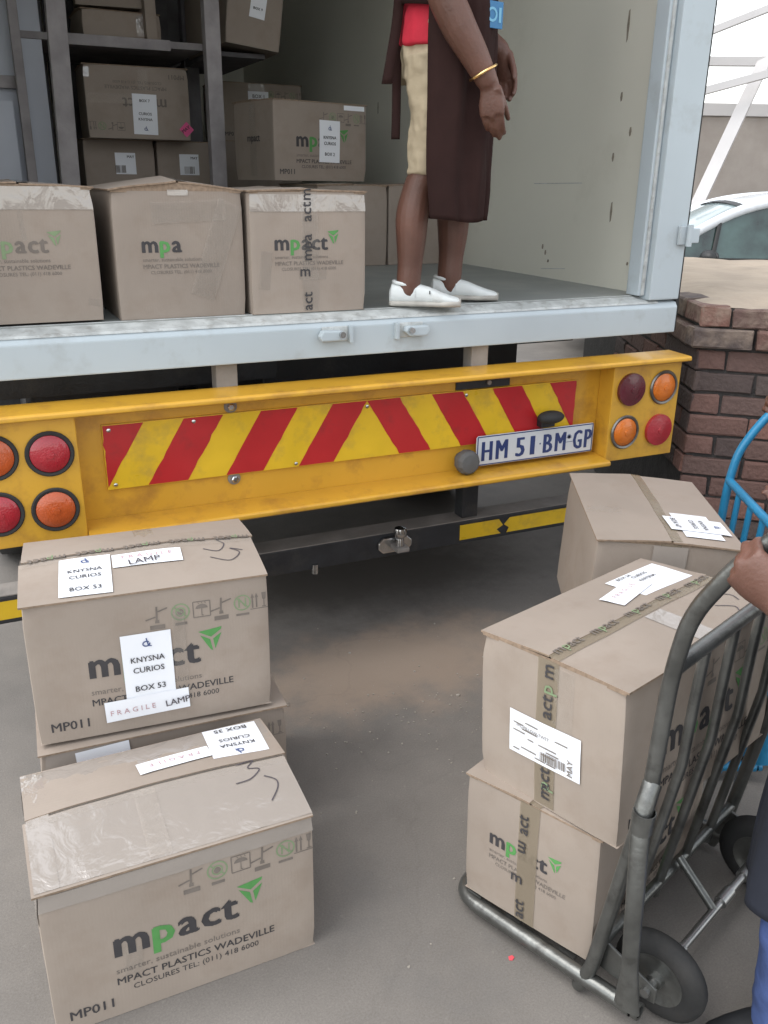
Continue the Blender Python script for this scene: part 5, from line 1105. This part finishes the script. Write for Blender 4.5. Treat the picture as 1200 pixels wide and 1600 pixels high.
bg_ = MB().prism([(-0.036, -0.036), (0.036, -0.036), (0.036, 0.036), (-0.036, 0.036)], 0.004, pk @ fmat((0, 0, 0), (0, -1, 0))).build('badge', 'badge_blue', P1, bevel=0.001)
Draw().ring((-0.008, 0.0), 0.020, 0.007).lay(lambda u, v: pk @ Vector((u, -0.0052, v)), 'badge_emblem', 'badge_light', bg_)
Draw().rect(0.018, -0.02, 0.028, 0.02).lay(lambda u, v: pk @ Vector((u, -0.0052, v)), 'badge_emblem', 'badge_light', bg_)
bc = Vector((0.138, -0.227, 0.697)); bd_ = Vector((0.48, 0.06, -0.85)).normalized(); bu = bd_.orthogonal().normalized(); bv_ = bd_.cross(bu)
MB().tube([bc+(bu*math.cos(g_)+bv_*math.sin(g_))*0.043 for g_ in [2*math.pi*i/28 for i in range(29)]], 0.0042, 8).build('bracelet', 'gold', P1, smooth=True)
shoe(P1, (-0.068, -0.085), (1, -0.02), 0.242, 'shoe_white', 'sole', 0.043)
shoe(P1, (0.074, 0.105), (1, 0.02), 0.242, 'shoe_white', 'sole', 0.043)
MB().box((-0.0, -0.1295, 0.045), (0.004, -0.1275, 0.056)).build('shoe_tab', 'ink_black', P1)

# --- worker pushing the grey hand truck, cut off at the right border
def tpos(o_, h_, a, b_, z=0.0): return o_+Vector((math.cos(h_)*a-math.sin(h_)*b_, math.sin(h_)*a+math.cos(h_)*b_, z))
P2 = tag(empty('person', tpos(GO, GH, 0.345, -0.41), (0, 0, GH+R(90))), 'person in blue jeans and long dark apron holding the grey hand truck', 'person')
def worker(root, lwrist, ld, lnorm, lcurl, rwrist, rd, rnorm, rcurl, legs, lel, rel, k=1.0, lside=-1, rside=1):
    b = MB()
    for s_, (ax_, ay_, kx_) in zip((1, -1), legs):
        chain(b, [(ax_, ay_, 0.05, 0.038), (ax_, ay_, 0.10, 0.039), (ax_+0.3*(kx_-ax_), ay_*0.97, 0.30, 0.054), (kx_, ay_*0.95, 0.48, 0.056), (kx_*0.6, ay_*0.9, 0.68, 0.075), (0, s_*0.085, 0.86, 0.088)])
        chain(b, [(ax_, ay_, 0.032, 0.022), (ax_+0.02, ay_+0.02, 0.024, 0.016), (ax_+0.03, ay_+0.03, 0.022, 0.012)])
    chain(b, [(0, 0, 0.84, 0.10, 0.15), (0, 0, 0.98, 0.10, 0.145), (0.01, 0, 1.10, 0.095, 0.135), (0.02, 0, 1.26, 0.11, 0.155), (0.02, 0, 1.38, 0.085, 0.17), (0.025, 0, 1.43, 0.055, 0.10)])
    chain(b, [(0.03, 0, 1.42, 0.052), (0.04, 0, 1.48, 0.05), (0.05, 0, 1.53, 0.052)]); hc = (0.065, 0, 1.61); head(b, hc, 1.02)
    for s_, w_, e_, d_, n_, cu, sd_ in ((1, lwrist, lel, ld, lnorm, lcurl, lside), (-1, rwrist, rel, rd, rnorm, rcurl, rside)):
        w_ = Vector(w_); e_ = Vector(e_)
        chain(b, [(0.02, s_*0.175, 1.375, 0.060), (*Vector((0.02, s_*0.19, 1.375)).lerp(e_, 0.5), 0.054), (*e_, 0.047), (*e_.lerp(w_, 0.35), 0.047), (*e_.lerp(w_, 0.75), 0.038), (*w_, 0.031)])
        hand(b, w_, d_, n_, cu, 1.0, 30, 3, sd_)
    remesh(b, 'body', 'skin', root, 0.0048, 3); face_bits(hc, root, 1.02)
    return hc
hdl = Vector((-0.53, 0, 0.85))
gp = Vector((0.215, 0.362, 1.085))   # point on the near handle in this person's frame
dk = Vector((0.85, 0, 0.53))
worker(P2, gp+Vector((0, 0.036, 0))-dk*0.085, dk, (0, -1, 0), (55, 80, 55), Vector((0.215, -0.262, 1.085))+Vector((0, -0.036, 0))-dk*0.085, dk, (0, 1, 0), (55, 80, 55),
       [(0.07, 0.165, 0.10), (-0.16, -0.10, -0.04)], (-0.13, 0.34, 1.02), (-0.13, -0.33, 1.02), lside=-1, rside=1)
s_ = MB()
for sg, (ax_, ay_, kx_) in zip((1, -1), [(0.07, 0.165, 0.10), (-0.16, -0.10, -0.04)]):
    pts = [(ax_-0.01, ay_, 0.035, 0.074), (ax_, ay_, 0.16, 0.070), (ax_+0.4*(kx_-ax_), ay_*0.95, 0.32, 0.071), (kx_*0.9, ay_*0.85, 0.48, 0.070), (kx_*0.5, ay_*0.7, 0.68, 0.084), (0, sg*0.080, 0.86, 0.094)]
    s_.tube(smooth_path([p[:3] for p in pts], 4), [q.x for q in smooth_path([(p[3], 0, 0) for p in pts], 4)], 18, ref=(1, 0, 0))
s_.tube([(0, 0, 0.82), (0, 0, 0.92), (0, 0, 1.0)], [(0.125, 0.18)]*3, 20, ref=(1, 0, 0))
remesh(s_, 'jeans', 'denim', P2, 0.009, 2, 0.009, 15, 5)
def torso_cloth(root, m, name='shirt'):
    s_ = MB(); s_.tube(smooth_path([(0, 0, 0.88), (0, 0, 0.98), (0.01, 0, 1.10), (0.02, 0, 1.26), (0.02, 0, 1.38), (0.025, 0, 1.44)], 3), [(q.x, q.y) for q in smooth_path([(0.128, 0.178, 0), (0.122, 0.168, 0), (0.115, 0.155, 0), (0.125, 0.17, 0), (0.098, 0.182, 0), (0.062, 0.085, 0)], 3)], 22, ref=(1, 0, 0))
    return s_
s_ = torso_cloth(P2, 'apron_navy')
for k, e_ in ((1, (-0.13, 0.34, 1.02)), (-1, (-0.13, -0.33, 1.02))):
    a_ = Vector((0.02, k*0.165, 1.37)); s_.tube([a_, a_.lerp(Vector(e_), 0.5), a_.lerp(Vector(e_), 0.8)], [0.07, 0.068, 0.064], 16)
remesh(s_, 'shirt', 'apron_navy', P2, 0.009, 3, 0.005, 14, 7)
def apr2(u, v):
    z = 0.30+(1.28-0.30)*v; a = (u-0.5)*2; th = a*R(95); flare = 0.01+0.03*(1-v); hip = 1.0 if z < 0.95 else max(0.5, 1-(z-0.95)*1.4)
    x = -0.03+(0.215+flare)*max(0.0, math.cos(th))**0.6*(1 if z < 1.0 else 0.92); y = (0.205+flare)*math.copysign(abs(math.sin(th))**0.85, a)*hip
    fold = 0.016*noise.noise((u*9, z*1.8, 9))+0.007*noise.noise((u*20, z*6, 3))+0.010*math.sin(u*26+z*2)*(1-v)
    return (x+fold, y+fold*0.5, z-0.02*math.sin(u*5)*(1-v))
cloth_sheet(apr2, 72, 56, 'apron', 'apron_navy', P2)
shoe(P2, (0.06, 0.150), (0.50, 0.80), 0.262, 'shoe_black', 'rubber', 0.05); shoe(P2, (-0.16, -0.10), (1, -0.05), 0.285, 'shoe_black', 'rubber', 0.05)

# --- worker at the blue hand truck, only the hands reach into the picture
P3 = tag(empty('person', tpos(BO, BHd, 0.32, -0.50), (0, 0, BHd+R(90))), 'person whose hands reach in at right border to the blue hand truck', 'person')
hb = Vector((0.50-0.185, -(0.605*0.88-0.32), 1.0))
worker(P3, (0.235, 0.02, 0.775), (0.75, 0.25, 0.25), (0.1, -0.5, -0.8), (18, 24, 16), hb+Vector((0, -0.034, 0))-dk*0.08, dk, (0, 1, 0), (55, 80, 55),
       [(0.0, 0.11, 0.03), (-0.10, -0.11, -0.03)], (-0.06, 0.27, 0.93), (-0.10, -0.31, 1.0), lside=-1, rside=1)
s_ = torso_cloth(P3, 'shirt_red')
for k, e_ in ((1, (-0.06, 0.27, 0.93)), (-1, (-0.10, -0.31, 1.0))):
    a_ = Vector((0.02, k*0.165, 1.37)); s_.tube([a_, a_.lerp(Vector(e_), 0.4), a_.lerp(Vector(e_), 0.7)], [0.07, 0.068, 0.064], 16)
remesh(s_, 'shirt', 'shirt_red', P3, 0.009, 3, 0.005, 14, 8)
s_ = MB()
for sg, (ax_, ay_, kx_) in zip((1, -1), [(0.0, 0.11, 0.03), (-0.10, -0.11, -0.03)]):
    pts = [(ax_-0.01, ay_, 0.035, 0.074), (ax_, ay_, 0.16, 0.070), (kx_, ay_*0.95, 0.48, 0.076), (kx_*0.6, ay_*0.9, 0.68, 0.094), (0, sg*0.085, 0.86, 0.106)]
    s_.tube(smooth_path([p[:3] for p in pts], 4), [q.x for q in smooth_path([(p[3], 0, 0) for p in pts], 4)], 18, ref=(1, 0, 0))
s_.tube([(0, 0, 0.82), (0, 0, 0.92), (0, 0, 1.0)], [(0.125, 0.18)]*3, 20, ref=(1, 0, 0))
remesh(s_, 'trousers', 'denim', P3, 0.009, 2, 0.009, 15, 5)
shoe(P3, (0.0, 0.11), (1, 0.1), 0.28, 'shoe_black', 'rubber', 0.05); shoe(P3, (-0.10, -0.11), (1, -0.1), 0.28, 'shoe_black', 'rubber', 0.05)

# ------------------------------------------------------------------ litter on the ground
rnd = random.Random(77); mb = MB()
for i in range(170):
    if rnd.random() < 0.75: x, y = rnd.gauss(-0.72, 0.28), rnd.gauss(-0.45, 0.22)
    else: x, y = rnd.uniform(-1.6, 0.4), rnd.uniform(-1.6, 0.3)
    r_ = rnd.uniform(0.0012, 0.0042)*(1.7 if rnd.random() < 0.06 else 1); n_ = rnd.choice((4, 5, 6)); a0 = rnd.uniform(0, 6)
    mb.prism([(r_*rnd.uniform(0.6, 1.2)*math.cos(a0+6.283*j/n_), r_*rnd.uniform(0.6, 1.2)*math.sin(a0+6.283*j/n_)) for j in range(n_)], r_*0.7, Matrix.Translation((x, y, 0.0004)))
o = mb.build('gravel_chips', 'chip'); tag(o, 'pale grit and chips scattered on the yard floor', 'grit', kind='stuff')
o = MB().prism([(-0.007, -0.003), (0.0, -0.006), (0.008, -0.001), (0.006, 0.006), (-0.004, 0.006)], 0.002, Matrix.Translation((-0.948, -1.405, 0.0005))).build('paper_scrap', 'red_scrap', bevel=0.0005)
tag(o, 'tiny red paper scrap on the ground left of the grey hand truck', 'scrap')
